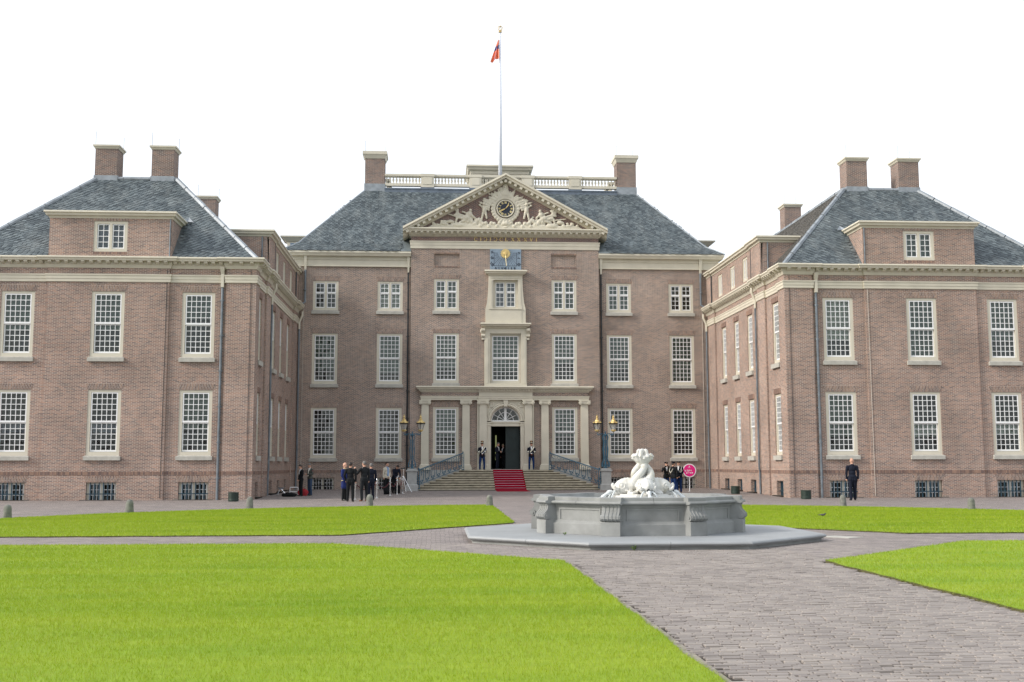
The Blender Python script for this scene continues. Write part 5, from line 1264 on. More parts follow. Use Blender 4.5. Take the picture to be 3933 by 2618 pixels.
# ------------------------------------------------------------------ fountain
def octa(a, c=(0, 0), rot=0.0):
    r = a/math.cos(PI/8); return [(c[0]+r*math.cos(PI/8+PI/4*k+rot), c[1]+r*math.sin(PI/8+PI/4*k+rot)) for k in range(8)]
def fountain():
    FX, FY = .17, -46.75
    T = thing('fountain', 'octagonal grey stone fountain with white dolphin sculpture in the courtyard', 'fountain', (FX, FY, -.04))
    BS, BT = M['bluestone'], M['bluestone_top']; zt = .125
    # platform: slabs with rounded nosing, joints between stones
    def slice8(name, prof, mat, a_in, cut=1, gap=.004, parent=T):
        """ring made of 8*cut stones; prof = (apothem, z)"""
        out = []
        for k in range(8):
            a0, a1 = PI/4*k-PI/8, PI/4*k+PI/8; m = PI/4*k
            for q in range(cut):
                g = MB(); t0, t1 = -1+2*q/cut, -1+2*(q+1)/cut; L = []
                for t, gs in ((t0, gap), (t1, -gap)):
                    for ap, z in prof:
                        h = ap*math.tan(PI/8)*t+gs*(.0 if abs(t) == 1 else 1); L.append((FX+ap*math.cos(m)-h*math.sin(m), FY+ap*math.sin(m)+h*math.cos(m), z))
                n = len(prof); g.mesh(L, [(i, n+i, n+(i+1) % n, (i+1) % n) for i in range(n)]+[tuple(range(n)), tuple(range(2*n-1, n-1, -1))])
                out.append(g.build(name, mat, parent))
        return out
    A = 3.82
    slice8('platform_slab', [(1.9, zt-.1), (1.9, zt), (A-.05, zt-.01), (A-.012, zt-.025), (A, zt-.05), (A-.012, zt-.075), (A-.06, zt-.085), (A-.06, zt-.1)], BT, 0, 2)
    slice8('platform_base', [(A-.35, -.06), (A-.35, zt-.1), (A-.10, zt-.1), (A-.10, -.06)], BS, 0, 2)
    a = 2.13
    slice8('basin_plinth', [(a-.25, zt), (a-.25, zt+.24), (a-.02, zt+.24), (a, zt+.22), (a, zt)], BS, 0, 1)
    slice8('basin_wall', [(a-.25, zt+.24), (a-.25, .76), (a-.06, .76), (a-.06, .72), (a-.08, .69), (a-.09, .65), (a-.09, zt+.30), (a-.05, zt+.27), (a-.02, zt+.24)], BS, 0, 1)
    slice8('basin_rim', [(a-.26, .76), (a-.24, .905), (a-.04, .905), (a-.02, .895), (a-.02, .83), (a+.02, .825), (a+.055, .81), (a+.06, .785), (a+.045, .765), (a+.0, .755), (a-.03, .75)], BS, 0, 2)
    # sunk panels
    for k in range(8):
        m = PI/4*k; g = MB(); ap = a-.088; hw = .52
        def P(h, z, d): return (FX+(ap+d)*math.cos(m)-h*math.sin(m), FY+(ap+d)*math.sin(m)+h*math.cos(m), z)
        z0, z1 = .46, .64
        z0 = .43
        for (h0, h1, za, zb) in ((-hw-.03, -hw, z0-.03, z1+.03), (hw, hw+.03, z0-.03, z1+.03), (-hw, hw, z0-.03, z0), (-hw, hw, z1, z1+.03)):
            vs = [P(h, z, d) for d in (0, .016) for h, z in ((h0, za), (h1, za), (h1, zb), (h0, zb))]; g.mesh(vs, [(4, 5, 6, 7), (0, 4, 7, 3), (1, 2, 6, 5), (3, 7, 6, 2), (0, 1, 5, 4)])
        g.build('panel_moulding', BS, T)
    # scroll consoles on the eight corners
    for k in range(8):
        m = PI/4*k+PI/8; R0 = a/math.cos(PI/8); ca, sa = math.cos(m), math.sin(m)
        def Q(r, h, z): return (FX+(R0+r)*ca-h*sa, FY+(R0+r)*sa+h*ca, z)
        hw = .205
        g = MB(); prof = [(-.3, zt), (.10, zt), (.10, zt+.27), (.085, zt+.29), (-.3, zt+.29)]
        vs = [Q(r, h, z) for h in (-hw, hw) for r, z in prof]; n = len(prof); g.mesh(vs, [(i, (i+1) % n, n+(i+1) % n, n+i) for i in range(n)]+[tuple(range(n-1, -1, -1)), tuple(range(n, 2*n))]); co = g.build('console_block', BS, T)
        g = MB(); prof = [(-.3, .415), (.03, .415), (.10, .43), (.145, .475), (.14, .53), (.09, .58), (.045, .63), (.03, .70), (.055, .755), (-.3, .755)]
        hw2 = .185; vs = [Q(r, h, z) for h in (-hw2, hw2) for r, z in prof]; n = len(prof); g.mesh(vs, [(i, (i+1) % n, n+(i+1) % n, n+i) for i in range(n)]+[tuple(range(n-1, -1, -1)), tuple(range(n, 2*n))])
        for s in (-1, 1): g.tube([Q(.065, s*.16, .49), Q(.065, s*.212, .49)], .068, 12); g.tube([Q(.065, s*.16, .49), Q(.065, s*.228, .49)], .026, 8)
        for h in (-.12, -.04, .04, .12): g.tube([Q(r+.001, h, z) for r, z in prof[2:9]], .013, 5)
        g.build('scroll', BS, co)
        g = MB(); prof = [(-.3, .757), (.06, .757), (.10, .77), (.115, .79), (.10, .815), (.05, .828), (.045, .895), (.03, .907), (-.3, .907)]
        hw3 = .22; vs = [Q(r, h, z) for h in (-hw3, hw3) for r, z in prof]; n = len(prof); g.mesh(vs, [(i, (i+1) % n, n+(i+1) % n, n+i) for i in range(n)]+[tuple(range(n-1, -1, -1)), tuple(range(n, 2*n))]); g.build('rim_break', BS, co)
    w = MB().prism_z(octa(a-.245, (FX, FY)), .55, .60); w.build('basin_water', M['water'], T)
    # marble sculpture: four dolphins with knotted tails
    SX, SY = FX+.17, FY
    pl = MB(); pl.prism_z(octa(.66, (SX, SY)), .58, .80).prism_z(octa(.68, (SX, SY)), .80, .85).prism_z(octa(.64, (SX, SY)), .85, .90).prism_z(octa(.54, (SX, SY)), .90, .93)
    po = pl.build('sculpture_plinth', M['marble'], T)
    sb = MB()
    def P(x, y, z): return (SX+x, SY+y, z)
    for k in range(4):
        m = PI/2*k-PI/2; ca, sa = math.cos(m), math.sin(m)
        def D(r, h, z): return P(r*ca-h*sa, r*sa+h*ca, z)
        def E(r, h, z, er, eh, ez):   # ellipsoid aligned with the radius
            n_, v_ = 12, 8; vs = []; fs = []
            for i in range(v_+1):
                for j in range(n_):
                    th, ph = PI*i/v_, 2*PI*j/n_; vs.append(D(r+er*math.sin(th)*math.cos(ph), h+eh*math.sin(th)*math.sin(ph), z+ez*math.cos(th)))
            for i in range(v_):
                for j in range(n_): fs.append((i*n_+j, (i+1)*n_+j, (i+1)*n_+(j+1) % n_, i*n_+(j+1) % n_))
            sb.mesh(vs, fs)
        E(.40, 0, 1.09, .25, .195, .185); E(.27, 0, 1.10, .22, .21, .19)
        for q in range(6): E(.22+.06*q, 0, 1.275-.006*(q-2)**2, .035, .02, .028)            # dorsal crest
        sb.tube([D(.56, 0, 1.06), D(.645, 0, 1.075), D(.69, 0, 1.13), D(.675, 0, 1.175)], [.10, .075, .042, .028], 8)
        sb.tube([D(.50, 0, .985), D(.60, 0, .955), D(.685, 0, .96)], [.10, .07, .04], 8)
        for s in (-1, 1):
            E(.50, s*.165, 1.115, .042, .03, .042); sb.tube([D(.50+.068*math.cos(a), s*(.172-.02*math.cos(a)), 1.115+.068*math.sin(a)) for a in [2*PI*q/10 for q in range(10)]], .012, 5, closed=True)
            sb.tube([D(.58, s*.12, 1.03), D(.645, s*.15, 1.05), D(.67, s*.17, 1.11)], [.05, .04, .022], 6)
            sb.tube([D(.32, s*.19, .97), D(.37, s*.30, .945), D(.30, s*.37, .965)], [.06, .045, .02], 6)
            for q in range(3): sb.tube([D(.25, s*(.205-.02*q), 1.0+.08*q), D(.44, s*(.19-.02*q), 1.0+.075*q)], .012, 5)
        pts = []; rad = []
        for q in range(29):
            t = q/28; an = 2.3*t-.1; r = .180*(1-t)+.055+.05*math.sin(PI*t)**2; zz = 1.10+.54*t
            pts.append(P(r*math.cos(m+an), r*math.sin(m+an), zz)); rad.append(.115*(1-.50*t))
        sb.tube(pts, rad, 12)
        a2 = m+PI/4; ca2, sa2 = math.cos(a2), math.sin(a2)
        def F(r, h, z): return P(r*ca2-h*sa2, r*sa2+h*ca2, z)
        for h_, rr_, zz_ in ((-.15, .15, 1.75), (-.09, .215, 1.80), (0, .245, 1.815), (.09, .215, 1.80), (.15, .15, 1.75)):
            sb.tube([F(.05, h_*.25, 1.62), F(rr_*.62, h_*.7, 1.70), F(rr_, h_, zz_), F(rr_*1.08, h_*1.12, zz_-.05)], [.06, .052, .04, .025], 8)
        sb.tube([F(.05, 0, 1.64), F(.10, .02, 1.80), F(.085, .03, 1.90), F(.05, .03, 1.93)], [.05, .052, .045, .025], 8)
    sb.ball(P(0, 0, 1.14), (.24, .24, .2), 0, 14, 10); sb.ball(P(0, 0, 1.45), (.09, .09, .25), 0, 12, 8)
    so = voxel('dolphin_sculpture', sb, .0105, [M['marble']], None, 1)
    so.parent = T; so.location = tuple(-v for v in WL[T.name])
    for k in range(4):
        m = PI/2*k-PI/2; ca, sa = math.cos(m), math.sin(m)
        D = lambda r, h, z: P(r*ca-h*sa, r*sa+h*ca, z)
        mo = MB(); mo.tube([D(.60, 0, 1.01), D(.705, 0, 1.01)], .040, 10); mo.build('mouth_shade_plug', M['iron_black'], T)  # solid black plug paints in the shade inside the open mouth
        j = MB(); v0 = 1.0; 
        j.tube([D(.60+.52*t, .01*math.sin(9*t), .98+.16*t-.62*t*t) for t in [q/14 for q in range(15)]], [.042+.014*math.sin(q*1.7) for q in range(15)], 7); 
        for s in (-1, 1): j.tube([D(.62+.2*t, s*(.07+.20*t), .99+.02*t-.42*t*t) for t in [q/8 for q in range(9)]], [.018+.006*(q % 2) for q in range(9)], 5)
        j.build('water_jet', M['water'], T, smooth=True, kind='stuff')
fountain()

# ------------------------------------------------------------------ street furniture
def bollards():
    def shape(): return MB().lathe([(.145, -.06), (.142, .02), (.125, .24), (.122, .34), (.105, .41), (.065, .455), (.0, .475)], n=14).data('bollard', M['bollard'], smooth=True)
    me = shape()
    sp = [(-17.40, -36.55, 'grey stone bollard at the photo\'s left edge before the left wing'), (-14.7, -33.0, 'grey stone bollard at the lawn edge before the left wing\'s middle cellar window'),
          (-11.25, -29.6, 'grey stone bollard in front of the left wing\'s court corner, near a green bin'), (-6.98, -27.1, 'grey stone bollard in front of the group of suited men'),
          (-2.26, -27.75, 'grey stone bollard at the path corner in front of the red carpet'), (11.45, -29.0, 'grey stone bollard in front of the bald man\'s legs'), (14.5, -33.3, 'grey stone bollard at the lawn edge, farthest right')]
    for x, y, l in sp:
        o = put('stone_bollard', me, None, (x, y, -.05), (0, 0, rng.random()*6)); tag(o, l, 'bollard', 'stone bollards around the lawn circle')
        s = rng.uniform(.96, 1.04); o.scale = (s, s, s)
bollards()
def bin_():
    T = local_thing('litter_bin', 'green slatted litter bin by the left wing corner', 'litter bin', (-13.75, -19.0, -.105), group='green slatted bins along the wing walls')
    MB().lathe([(.20, .02), (.20, .38)], n=16).build('liner', M['black'], T)
    s = MB()
    me = MB().box(-.026, .026, -.012, .012, .02, .41).data('slat', M['bin'])
    for k in range(22): a = 2*PI*k/22; put('slat', me, T, (.225*math.cos(a), .225*math.sin(a), 0), (0, 0, a+PI/2))
    r = MB(); r.lathe([(.235, .40), (.25, .41), (.25, .43), (.20, .44), (.19, .40)], n=18).lathe([(.24, .08), (.245, .09), (.245, .12), (.24, .13)], n=18); r.build('rim', M['bin'], T)
    return T
b0 = bin_(); dup(b0, (13.45, -18.6, -.105), .3, 'green slatted litter bin by the right wing corner, near the drainpipe'); dup(b0, (12.05, -10.9, -.045), .8, 'green slatted litter bin against the sunlit court wall, behind the fountain rim')
def sign():
    T = local_thing('entrance_sign', 'round magenta entrance sign with white rim on a pole', 'sign', (10.32, -7.25, .01))
    MB().tube([(0, 0, 0), (0, 0, 1.2)], .025, 8).build('pole', M['white_paint'], T)
    MB().lathe([(.14, 0), (.14, .015), (.03, .03)], n=14).build('foot', M['chrome'], T)
    z = 1.215; n = 40; R1 = .395
    d = MB(); d.prism_y([(R1*math.cos(2*PI*k/n), z+R1*math.sin(2*PI*k/n)) for k in range(n)], -.04, -.022); do = d.build('disc', M['white_paint'], T)
    MB().prism_y([(.345*math.cos(2*PI*k/n), z+.345*math.sin(2*PI*k/n)) for k in range(n)], -.046, -.040).build('face', M['magenta'], do)
    def text(s, size, x, zz, name):
        cu = bpy.data.curves.new('t', 'FONT'); cu.body = s; cu.size = size; cu.extrude = .002; cu.align_x = 'LEFT'; cu.offset = .0012
        ob = bpy.data.objects.new('t', cu); COL.objects.link(ob); dg = bpy.context.evaluated_depsgraph_get(); me = bpy.data.meshes.new_from_object(ob.evaluated_get(dg)); bpy.data.objects.remove(ob); bpy.data.curves.remove(cu)
        me.materials.clear(); me.materials.append(M['white_paint']); put(name, me, do, (x, -.0485, zz), (R(90), 0, 0))
    text('Ingang', .105, -.135, z-.01, 'lettering'); text('Entrance', .035, -.135, z-.05, 'lettering'); text('PALEIS HET LOO', .022, -.09, z+.165, 'lettering')
    ic = MB(); y0, y1 = -.050, -.046
    ic.box(-.285, -.265, y0, y1, z-.05, z+.05).box(-.285, -.185, y0, y1, z-.05, z-.03); ic.prism_y([(-.27, z-.045), (-.255, z-.052), (-.185, z+.025), (-.20, z+.04)], y0, y1); ic.build('arrow', M['white_paint'], do)
    ic = MB(); ic.box(-.19, -.115, y0, y1, z-.17, z-.12).box(-.17, -.135, y0, y1, z-.12, z-.10).prism_y([(-.07, z-.165), (-.05, z-.165), (.0, z-.10), (-.03, z-.10)], y0, y1).box(.03, .085, y0, y1, z-.165, z-.115).box(.045, .07, y0, y1, z-.115, z-.10).box(.12, .20, y0, y1, z-.165, z-.105); ic.build('pictogram', M['white_paint'], do, kind='stuff')
    cr_ = MB(); cr_.box(-.02, .02, y0, y1, z+.21, z+.24); cr_.prism_y([(-.025, z+.24), (.025, z+.24), (.03, z+.27), (.012, z+.258), (0, z+.285), (-.012, z+.258), (-.03, z+.27)], y0, y1); cr_.build('crown_emblem', M['white_paint'], do)
sign()
def stanchions():
    T = local_thing('barrier_post', 'chrome barrier post between the suited men', 'barrier post', (-8.33, -16.6, gz(-16.6)), group='chrome rope barrier posts')
    MB().lathe([(.155, 0), (.155, .015), (.12, .03), (.04, .05), (.022, .07)], n=18).build('foot', M['chrome'], T, smooth=False)
    MB().lathe([(.022, .05), (.022, .84), (.03, .85), (.03, .88), (.02, .89)], n=10).build('post', M['chrome'], T)
    MB().ball((0, 0, .925), .042, 0, 12, 8).build('knob', M['chrome'], T, smooth=True)
    sp = [(-8.33, -16.6), (-7.36, -15.0), (-7.42, -14.1), (-6.83, -11.9), (-6.52, -10.3), (-6.26, -8.9)]
    lab = [None, 'chrome barrier post front of the close pair behind the navy suited man', 'chrome barrier post rear of the close pair behind the navy suited man', 'chrome barrier post before the man in the beige jacket', 'chrome barrier post before the stooping woman', 'chrome barrier post nearest the lamp pedestal, by the tripod']
    for (x, y), l in zip(sp[1:], lab[1:]): dup(T, (x, y, gz(y)), 0, l)
    rl = ['dark red barrier rope behind the grey haired man\'s legs', None, 'dark red barrier rope before the man in the beige jacket', 'dark red barrier rope before the stooping woman', 'dark red barrier rope nearest the lamp pedestal']
    for i in (0, 2, 3, 4):
        a, b = sp[i], sp[i+1]
        r = MB(); za, zb = gz(a[1])+.80, gz(b[1])+.80; sag = .34
        r.tube([(a[0]+(b[0]-a[0])*t, a[1]+(b[1]-a[1])*t, za+(zb-za)*t-sag*4*t*(1-t)) for t in [q/16 for q in range(17)]], .022, 7)
        o = r.build('barrier_rope', M['rope_red'], smooth=True); tag(o, rl[i], 'rope', 'red barrier ropes')
        e = MB()
        for (p, t0, t1) in ((a, 0, .06), (b, 1, .94)): e.tube([(a[0]+(b[0]-a[0])*t, a[1]+(b[1]-a[1])*t, za+(zb-za)*t-sag*4*t*(1-t)) for t in (t0, t1)], .026, 7)
        e.build('hook', M['chrome'], o, kind='stuff')
stanchions()
def gear():
    # white step stool
    T = local_thing('step_stool', 'white folding step stool beside two men at the court wall', 'stool', (-11.95, -11.35, gz(-11.35)), .1)
    s = MB().box(-.24, .24, -.06, .16, .20, .235); s.build('tread', M['white_paint'], T)
    f = MB()
    for x in (-.22, .22): f.tube([(x, .16, 0), (x, .02, .22), (x*.93, -.02, .44)], .022, 6); f.tube([(x*1.04, -.14, 0), (x, .0, .24)], .02, 6)
    f.tube([(-.21, -.02, .44), (.21, -.02, .44)], .024, 6); f.build('frame', M['white_paint'], T)
    T = local_thing('equipment_bag', 'black equipment bag lying on the paving before the white stool', 'bag', (-12.0, -12.7, gz(-12.7)), .05)
    b = MB(); b.ball((0, 0, .10), (.40, .17, .11), 0, 14, 8); b.ball((-.25, .02, .09), (.18, .15, .10)); b.box(-.3, .3, -.13, .13, .0, .1); voxel('body', b, .02, [M['black']], T, 2)
    MB().tube([(-.2, -.1, .15), (-.1, -.16, .24), (.1, -.16, .24), (.2, -.1, .15)], .014, 5).build('strap', M['black'], T)
    T = local_thing('red_bag', 'red bag on the paving behind the dark suited man\'s legs', 'bag', (-11.45, -11.6, gz(-11.6)))
    b = MB(); b.ball((0, 0, .18), (.30, .12, .20)); b.box(-.22, .22, -.09, .09, 0, .18); voxel('body', b, .02, [M['red']], T, 2)
    MB().tube([(-.1, -.05, .33), (-.08, -.06, .42), (.08, -.06, .42), (.1, -.05, .33)], .012, 5).build('strap', M['red'], T)
    T = local_thing('folded_tripod', 'grey folded camera tripod on the paving by the court wall', 'tripod', (-12.75, -11.0, gz(-11.0)))
    t = MB().tube([(-.5, .05, .03), (.1, .0, .16), (.2, -.02, .24)], .03, 6); t.build('leg', M['iron_black'], T)
    MB().tube([(-.1, -.1, .03), (-.02, .0, .3), (.05, .02, .40)], .025, 6).build('leg', M['chrome'], T); MB().tube([(.35, -.06, .03), (.12, .0, .30), (.05, .02, .40)], .025, 6).build('leg', M['chrome'], T)
    MB().box(-.1, .22, -.04, .06, .36, .42).build('head', M['pipe'], T); MB().tube([(.3, -.1, .06), (.45, -.1, .06)], .06, 10).build('lamp_head', M['white_paint'], T)
    # standing light tripod / aluminium ladder next to the pedestal
    T = local_thing('aluminium_stepladder', 'thin aluminium stand leaning open beside the left lamp pedestal', 'stand', (-6.35, -6.9, gz(-6.9)))
    for (x, y) in ((.55, -.1), (.22, -.25), (-.32, .1)): MB().tube([(x, y, 0), (.05, 0, .93)], .018, 6).build('leg', M['chrome'], T)
    MB().tube([(-.25+.19*math.cos(a), .05, .62+.30*math.sin(a)) for a in [PI*q/10 for q in range(11)]], .02, 6).build('hoop', M['chrome'], T)
    MB().tube([(.05, 0, .93), (.07, .02, 1.35)], .014, 6).build('mast', M['chrome'], T); MB().box(-.10, .16, -.06, .06, 1.33, 1.40).build('head', M['iron_black'], T)
    T = local_thing('black_backpack', 'bulky black backpack at the feet of the man in beige', 'bag', (-7.05, -10.1, gz(-10.1)))
    b = MB(); b.ball((0, 0, .26), (.24, .17, .28)); b.ball((.02, -.12, .18), (.17, .1, .16)); b.box(-.2, .2, -.12, .12, 0, .3); voxel('body', b, .02, [M['black']], T, 2)
    for s in (-.1, .1): MB().tube([(s, .13, .5), (s, .22, .35), (s, .15, .1)], .018, 5).build('strap', M['black'], T)
    T = local_thing('camera_case', 'black case on the paving under the stooping woman', 'case', (-6.55, -9.2, gz(-9.2)), .1)
    MB().box(-.16, .16, -.12, .12, .02, .46).box(-.175, .175, -.13, .13, .30, .34).build('shell', M['black'], T); MB().tube([(-.08, 0, .46), (-.08, 0, .54), (.08, 0, .54), (.08, 0, .46)], .012, 5).build('handle', M['iron_black'], T)
    # pale stone slab set in the paving
    o = MB().prism_z([(4.2, -46.9), (4.75, -47.55), (5.2, -47.3), (4.75, -46.7)], -.05, -.03).build('paving_slab', M['sill_stone']); tag(o, 'pale stone slab lying in the paving right of the fountain', 'slab')
    # weeds against the fountain stones
    for (x, y, z, l, sc_) in ((-1.62, -48.4, .12, 'small green weed in the basin corner on the fountain platform', .055), (-.55, -50.62, -.045, 'small green weed at the foot of the fountain platform', .085)):
        T = local_thing('weed', l, 'weed', (x, y, z)); g = MB()
        for k in range(11):
            a = rng.random()*6.28; e = sc_*rng.uniform(.6, 1.3); h = sc_*rng.uniform(.5, 1.2); w = sc_*.16
            p0, p1, p2 = Vector((0, 0, 0)), Vector((math.cos(a)*e*.5, math.sin(a)*e*.5, h)), Vector((math.cos(a)*e, math.sin(a)*e, h*.8)); s = Vector((-math.sin(a), math.cos(a), 0))*w
            g.mesh([p0, p1-s, p2, p1+s, p0+Vector((0, 0, .004)), p1-s*.9+Vector((0, 0, .005)), p2, p1+s*.9+Vector((0, 0, .005))], [(0, 1, 2, 3), (4, 7, 6, 5)])
        g.build('leaves', M['weed'], T, kind='stuff')
    T = local_thing('bird', 'small dark bird standing on the right far lawn', 'bird', (7.3, -38.6, .012), 1.1)
    b = MB(); b.ball((0, 0, .085), (.05, .11, .045)); b.ball((0, -.10, .135), .032); b.tube([(0, -.05, .10), (0, -.10, .13)], .03, 6); b.tube([(0, .08, .085), (0, .2, .07)], [.03, .012], 6); b.tube([(0, -.125, .13), (0, -.155, .125)], [.010, .003], 5)
    for s in (-.02, .02): b.tube([(s, 0, .06), (s, 0, .0)], .007, 5)
    voxel('body', b, .008, [M['bird']], T, 1); T.scale = (.7, .7, .7)
gear()

# ------------------------------------------------------------------ people
def person(label, x, y, z, rz, H, top='suit_dark', legs='suit_dark', shoes='shoe', hair='hair_dark', arms=('down', 'down'), lean=0, head=(0, 0), hat=None, shirt='shirt_white', tie=None, coat=.0, gloves=None, extras=(), group=None, stance=.055, step=0.0, bald=False, collar=True):
    """faces local -y; arms: name or ((elbow),(wrist)) offsets in parts of the height"""
    T = local_thing('person', label, 'person', (x, y, z), R(rz), group)
    mats = [M['skin'], M[top], M[legs], M[shoes], M[gloves or 'skin'], M[shirt or 'shirt_white']]
    prim = []      # (a, b, ra, rb, mat)  rounded cones, or ellipsoids (c, radii, mat)
    ca, sa = math.cos(R(lean)), math.sin(R(lean))
    def up(p):     # lean the upper body forward about the hips
        x_, y_, z_ = p; dz = z_-.52; return (x_, y_*ca-dz*sa, .52+dz*ca+y_*sa)
    def cap(a, b, ra, rb, m, u=True): prim.append(('c', Vector(up(a) if u else a), Vector(up(b) if u else b), ra, rb, m))
    def ell(c, r, m, u=True): prim.append(('e', Vector(up(c) if u else c), Vector(r), 0, 0, m))
    hy, hp = head; hq = Matrix.Rotation(R(hy), 3, 'Z') @ Matrix.Rotation(R(hp), 3, 'X'); hc = Vector((0, -.008, .865))
    def hd(p): v = hc+hq@(Vector(p)-hc); return tuple(v)
    ell(hd((0, -.008, .938)), (.044, .054, .062), 0); ell(hd((0, -.026, .898)), (.034, .036, .036), 0); ell(hd((0, .008, .935)), (.043, .046, .055), 0)
    cap(hd((0, -.058, .930)), hd((0, -.070, .912)), .008, .009, 0)
    for s in (-1, 1): ell(hd((s*.045, .0, .925)), (.007, .012, .017), 0)
    cap((0, .006, .82), hd((0, .0, .895)), .033, .032, 0)
    # torso
    ell((0, 0, .745), (.098, .064, .088), 1); ell((0, -.004, .65), (.086, .062, .10), 1); ell((0, .004, .555), (.092, .066, .07), 1 if coat >= 0 else 2)
    cap((-.082, .004, .792), (.082, .004, .792), .038, .038, 1); cap((0, .004, .80), (0, .004, .838), .055, .036, 1); cap((-.03, .022, .832), (.03, .022, .832), .022, .022, 1)
    if coat > 0:
        for s in (-1, 1): cap((s*.04, .002, .56), (s*.048, .004, .56-coat), .062, .066, 1)
        cap((0, .0, .56), (0, .0, .56-coat), .066, .070, 1)
    else: ell((0, .004, .52), (.094, .068, .05), 1)
    # legs
    for s in (-1, 1):
        st = step*s; f = s*stance
        hip, kn, an = (s*.048, .004, .50), (f, -.006+st*.5, .28), (f*1.05, .012+st, .05)
        cap(hip, kn, .058, .042, 2, False); cap(kn, an, .042, .034, 2, False); cap(an, (an[0], an[1], .035), .034, .032, 2, False)
        cap((an[0], an[1]+.012, .022), (an[0]+s*.012, an[1]-.085, .016), .023, .017, 3, False)
    pz = {'down': ((.135, .0, .655), (.135, -.012, .515)), 'front': ((.140, .0, .655), (.03, -.085, .60)), 'low_front': ((.135, -.005, .65), (.045, -.075, .52)),
          'back': ((.14, .03, .655), (.04, .085, .55)), 'phone': ((.165, -.07, .70), (.045, -.105, .87)), 'hold': ((.135, .0, .66), (.05, -.12, .66)), 'raise': ((.17, -.06, .68), (.17, -.15, .80)), 'reach': ((.12, -.10, .66), (.07, -.20, .60)), 'pocket': ((.15, .03, .66), (.115, -.015, .53))}
    for s, ar in zip((-1, 1), arms):
        e_, w_ = pz[ar] if isinstance(ar, str) else ar
        sh = Vector((s*.112, .004, .79)); el = Vector((s*e_[0], e_[1], e_[2])); wr = Vector((s*w_[0], w_[1], w_[2]))
        cap(sh, el, .037, .030, 1); cap(el, wr, .030, .024, 1)
        d = (wr-el).normalized(); side_ = Vector((0, -1, 0)) if abs(d.y) < .6 else Vector((-s, 0, .3)).normalized()
        palm = wr+d*.030; cap(wr, palm, .016, .020, 4); cap(wr+d*.01, palm+side_*.01, .017, .017, 4)
        n_ = side_.cross(d).normalized()
        for q in range(4):
            k0 = palm+side_*(.018-.012*q); ln_ = (.020, .024, .022, .017)[q]; k1 = k0+d*ln_; cap(k0, k1, .0062, .0058, 4); cap(k1, k1+d*ln_*.6-n_*s*.012, .0058, .005, 4)
        cap(wr+d*.012+side_*.014, wr+d*.034+side_*.034, .0072, .006, 4)
    mb = MB()
    for p in prim:
        if p[0] == 'c':
            a, b = p[1]*H, p[2]*H; n = 10; dd = b-a
            ax = dd.normalized() if dd.length > 1e-6 else Vector((0, 0, 1)); ra, rb = p[3]*H, p[4]*H
            pts = [a-ax*ra*.98, a-ax*ra*.7, a, b, b+ax*rb*.7, b+ax*rb*.98]; mb.tube(pts, [ra*.15, ra*.7, ra, rb, rb*.7, rb*.15], n)
        else: mb.ball(p[1]*H, tuple(p[2]*H), 0, 14, 10)
    def pick(c):
        best = np.full(len(c), 1e9); idx = np.zeros(len(c), int)
        for p in prim:
            if p[0] == 'c':
                a, b = np.array(p[1])*H, np.array(p[2])*H; ab = b-a; L2 = max(1e-9, ab@ab); t = np.clip((c-a)@ab/L2, 0, 1); r = (p[3]+(p[4]-p[3])*t)*H
                d = np.linalg.norm(c-(a+t[:, None]*ab), axis=1)-r
            else:
                q = (c-np.array(p[1])*H)/(np.array(p[2])*H); k = np.linalg.norm(q, axis=1); d = (k-1)*min(p[2])*H
            m_ = d < best; best[m_] = d[m_]; idx[m_] = p[5]
        return idx
    o = voxel('body', mb, .0105, mats, T, 2, pick, .45)
    HH = lambda p: tuple(v*H for v in up(hd(p))); UU = lambda p: tuple(v*H for v in up(p))
    # eyes, hair
    e = MB()
    for s in (-1, 1): e.ball(HH((s*.018, -.058, .940)), .0055*H, 0, 6, 5)
    e.build('eyes', M['hair_dark'], T)
    if not bald and hair:
        hm = MB(); vs = []; fs = []; nu, nv = 16, 9
        for i in range(nv+1):
            th = PI*.66*i/nv
            for k in range(nu):
                ph = 2*PI*k/nu; dx, dy, dz = math.sin(th)*math.cos(ph), math.sin(th)*math.sin(ph), math.cos(th)
                if dy < -.1 and dz < .42: dz_ = .42+(dz-.42)*.0; 
                else: dz_ = dz
                if dy < -.1: dz_ = max(dz_, .40-.55*max(0, abs(dx)-.55))
                r = 1.07 if dz_ == dz else 1.03
                vs.append(HH((.0465*r*dx, -.004+.058*r*dy, .940+.062*r*dz_)))
        for i in range(nv):
            for k in range(nu): fs.append((i*nu+k, (i+1)*nu+k, (i+1)*nu+(k+1) % nu, i*nu+(k+1) % nu))
        hm.mesh(vs, fs); hm.build('hair', M[hair], T, smooth=True)
    # shirt front, collar and tie
    if shirt and collar:
        c = MB(); c.tube([UU((.031*math.cos(a), .004+.033*math.sin(a), .850+.004*math.sin(a))) for a in [PI*1.02+PI*.96*k/8 for k in range(9)]], .009*H, 6); c.build('collar', M[shirt], T)
        f = MB(); pts = [(-.030, -.050, .835), (.030, -.050, .835), (.014, -.071, .74), (.0, -.073, .69), (-.014, -.071, .74)]
        f.mesh([UU(p) for p in pts]+[UU((p[0], p[1]+.02, p[2])) for p in pts], [(0, 1, 2, 3, 4)]+[(i, i+5, (i+1) % 5+5, (i+1) % 5) for i in range(5)]); f.build('shirt_front', M[shirt], T)
        if tie:
            t = MB(); pts = [(-.007, -.056, .833), (.007, -.056, .833), (.011, -.078, .73), (0, -.080, .70), (-.011, -.078, .73)]
            t.mesh([UU(p) for p in pts]+[UU((p[0], p[1]+.01, p[2])) for p in pts], [(0, 1, 2, 3, 4)]+[(i, i+5, (i+1) % 5+5, (i+1) % 5) for i in range(5)]); t.build('tie', M[tie], T)
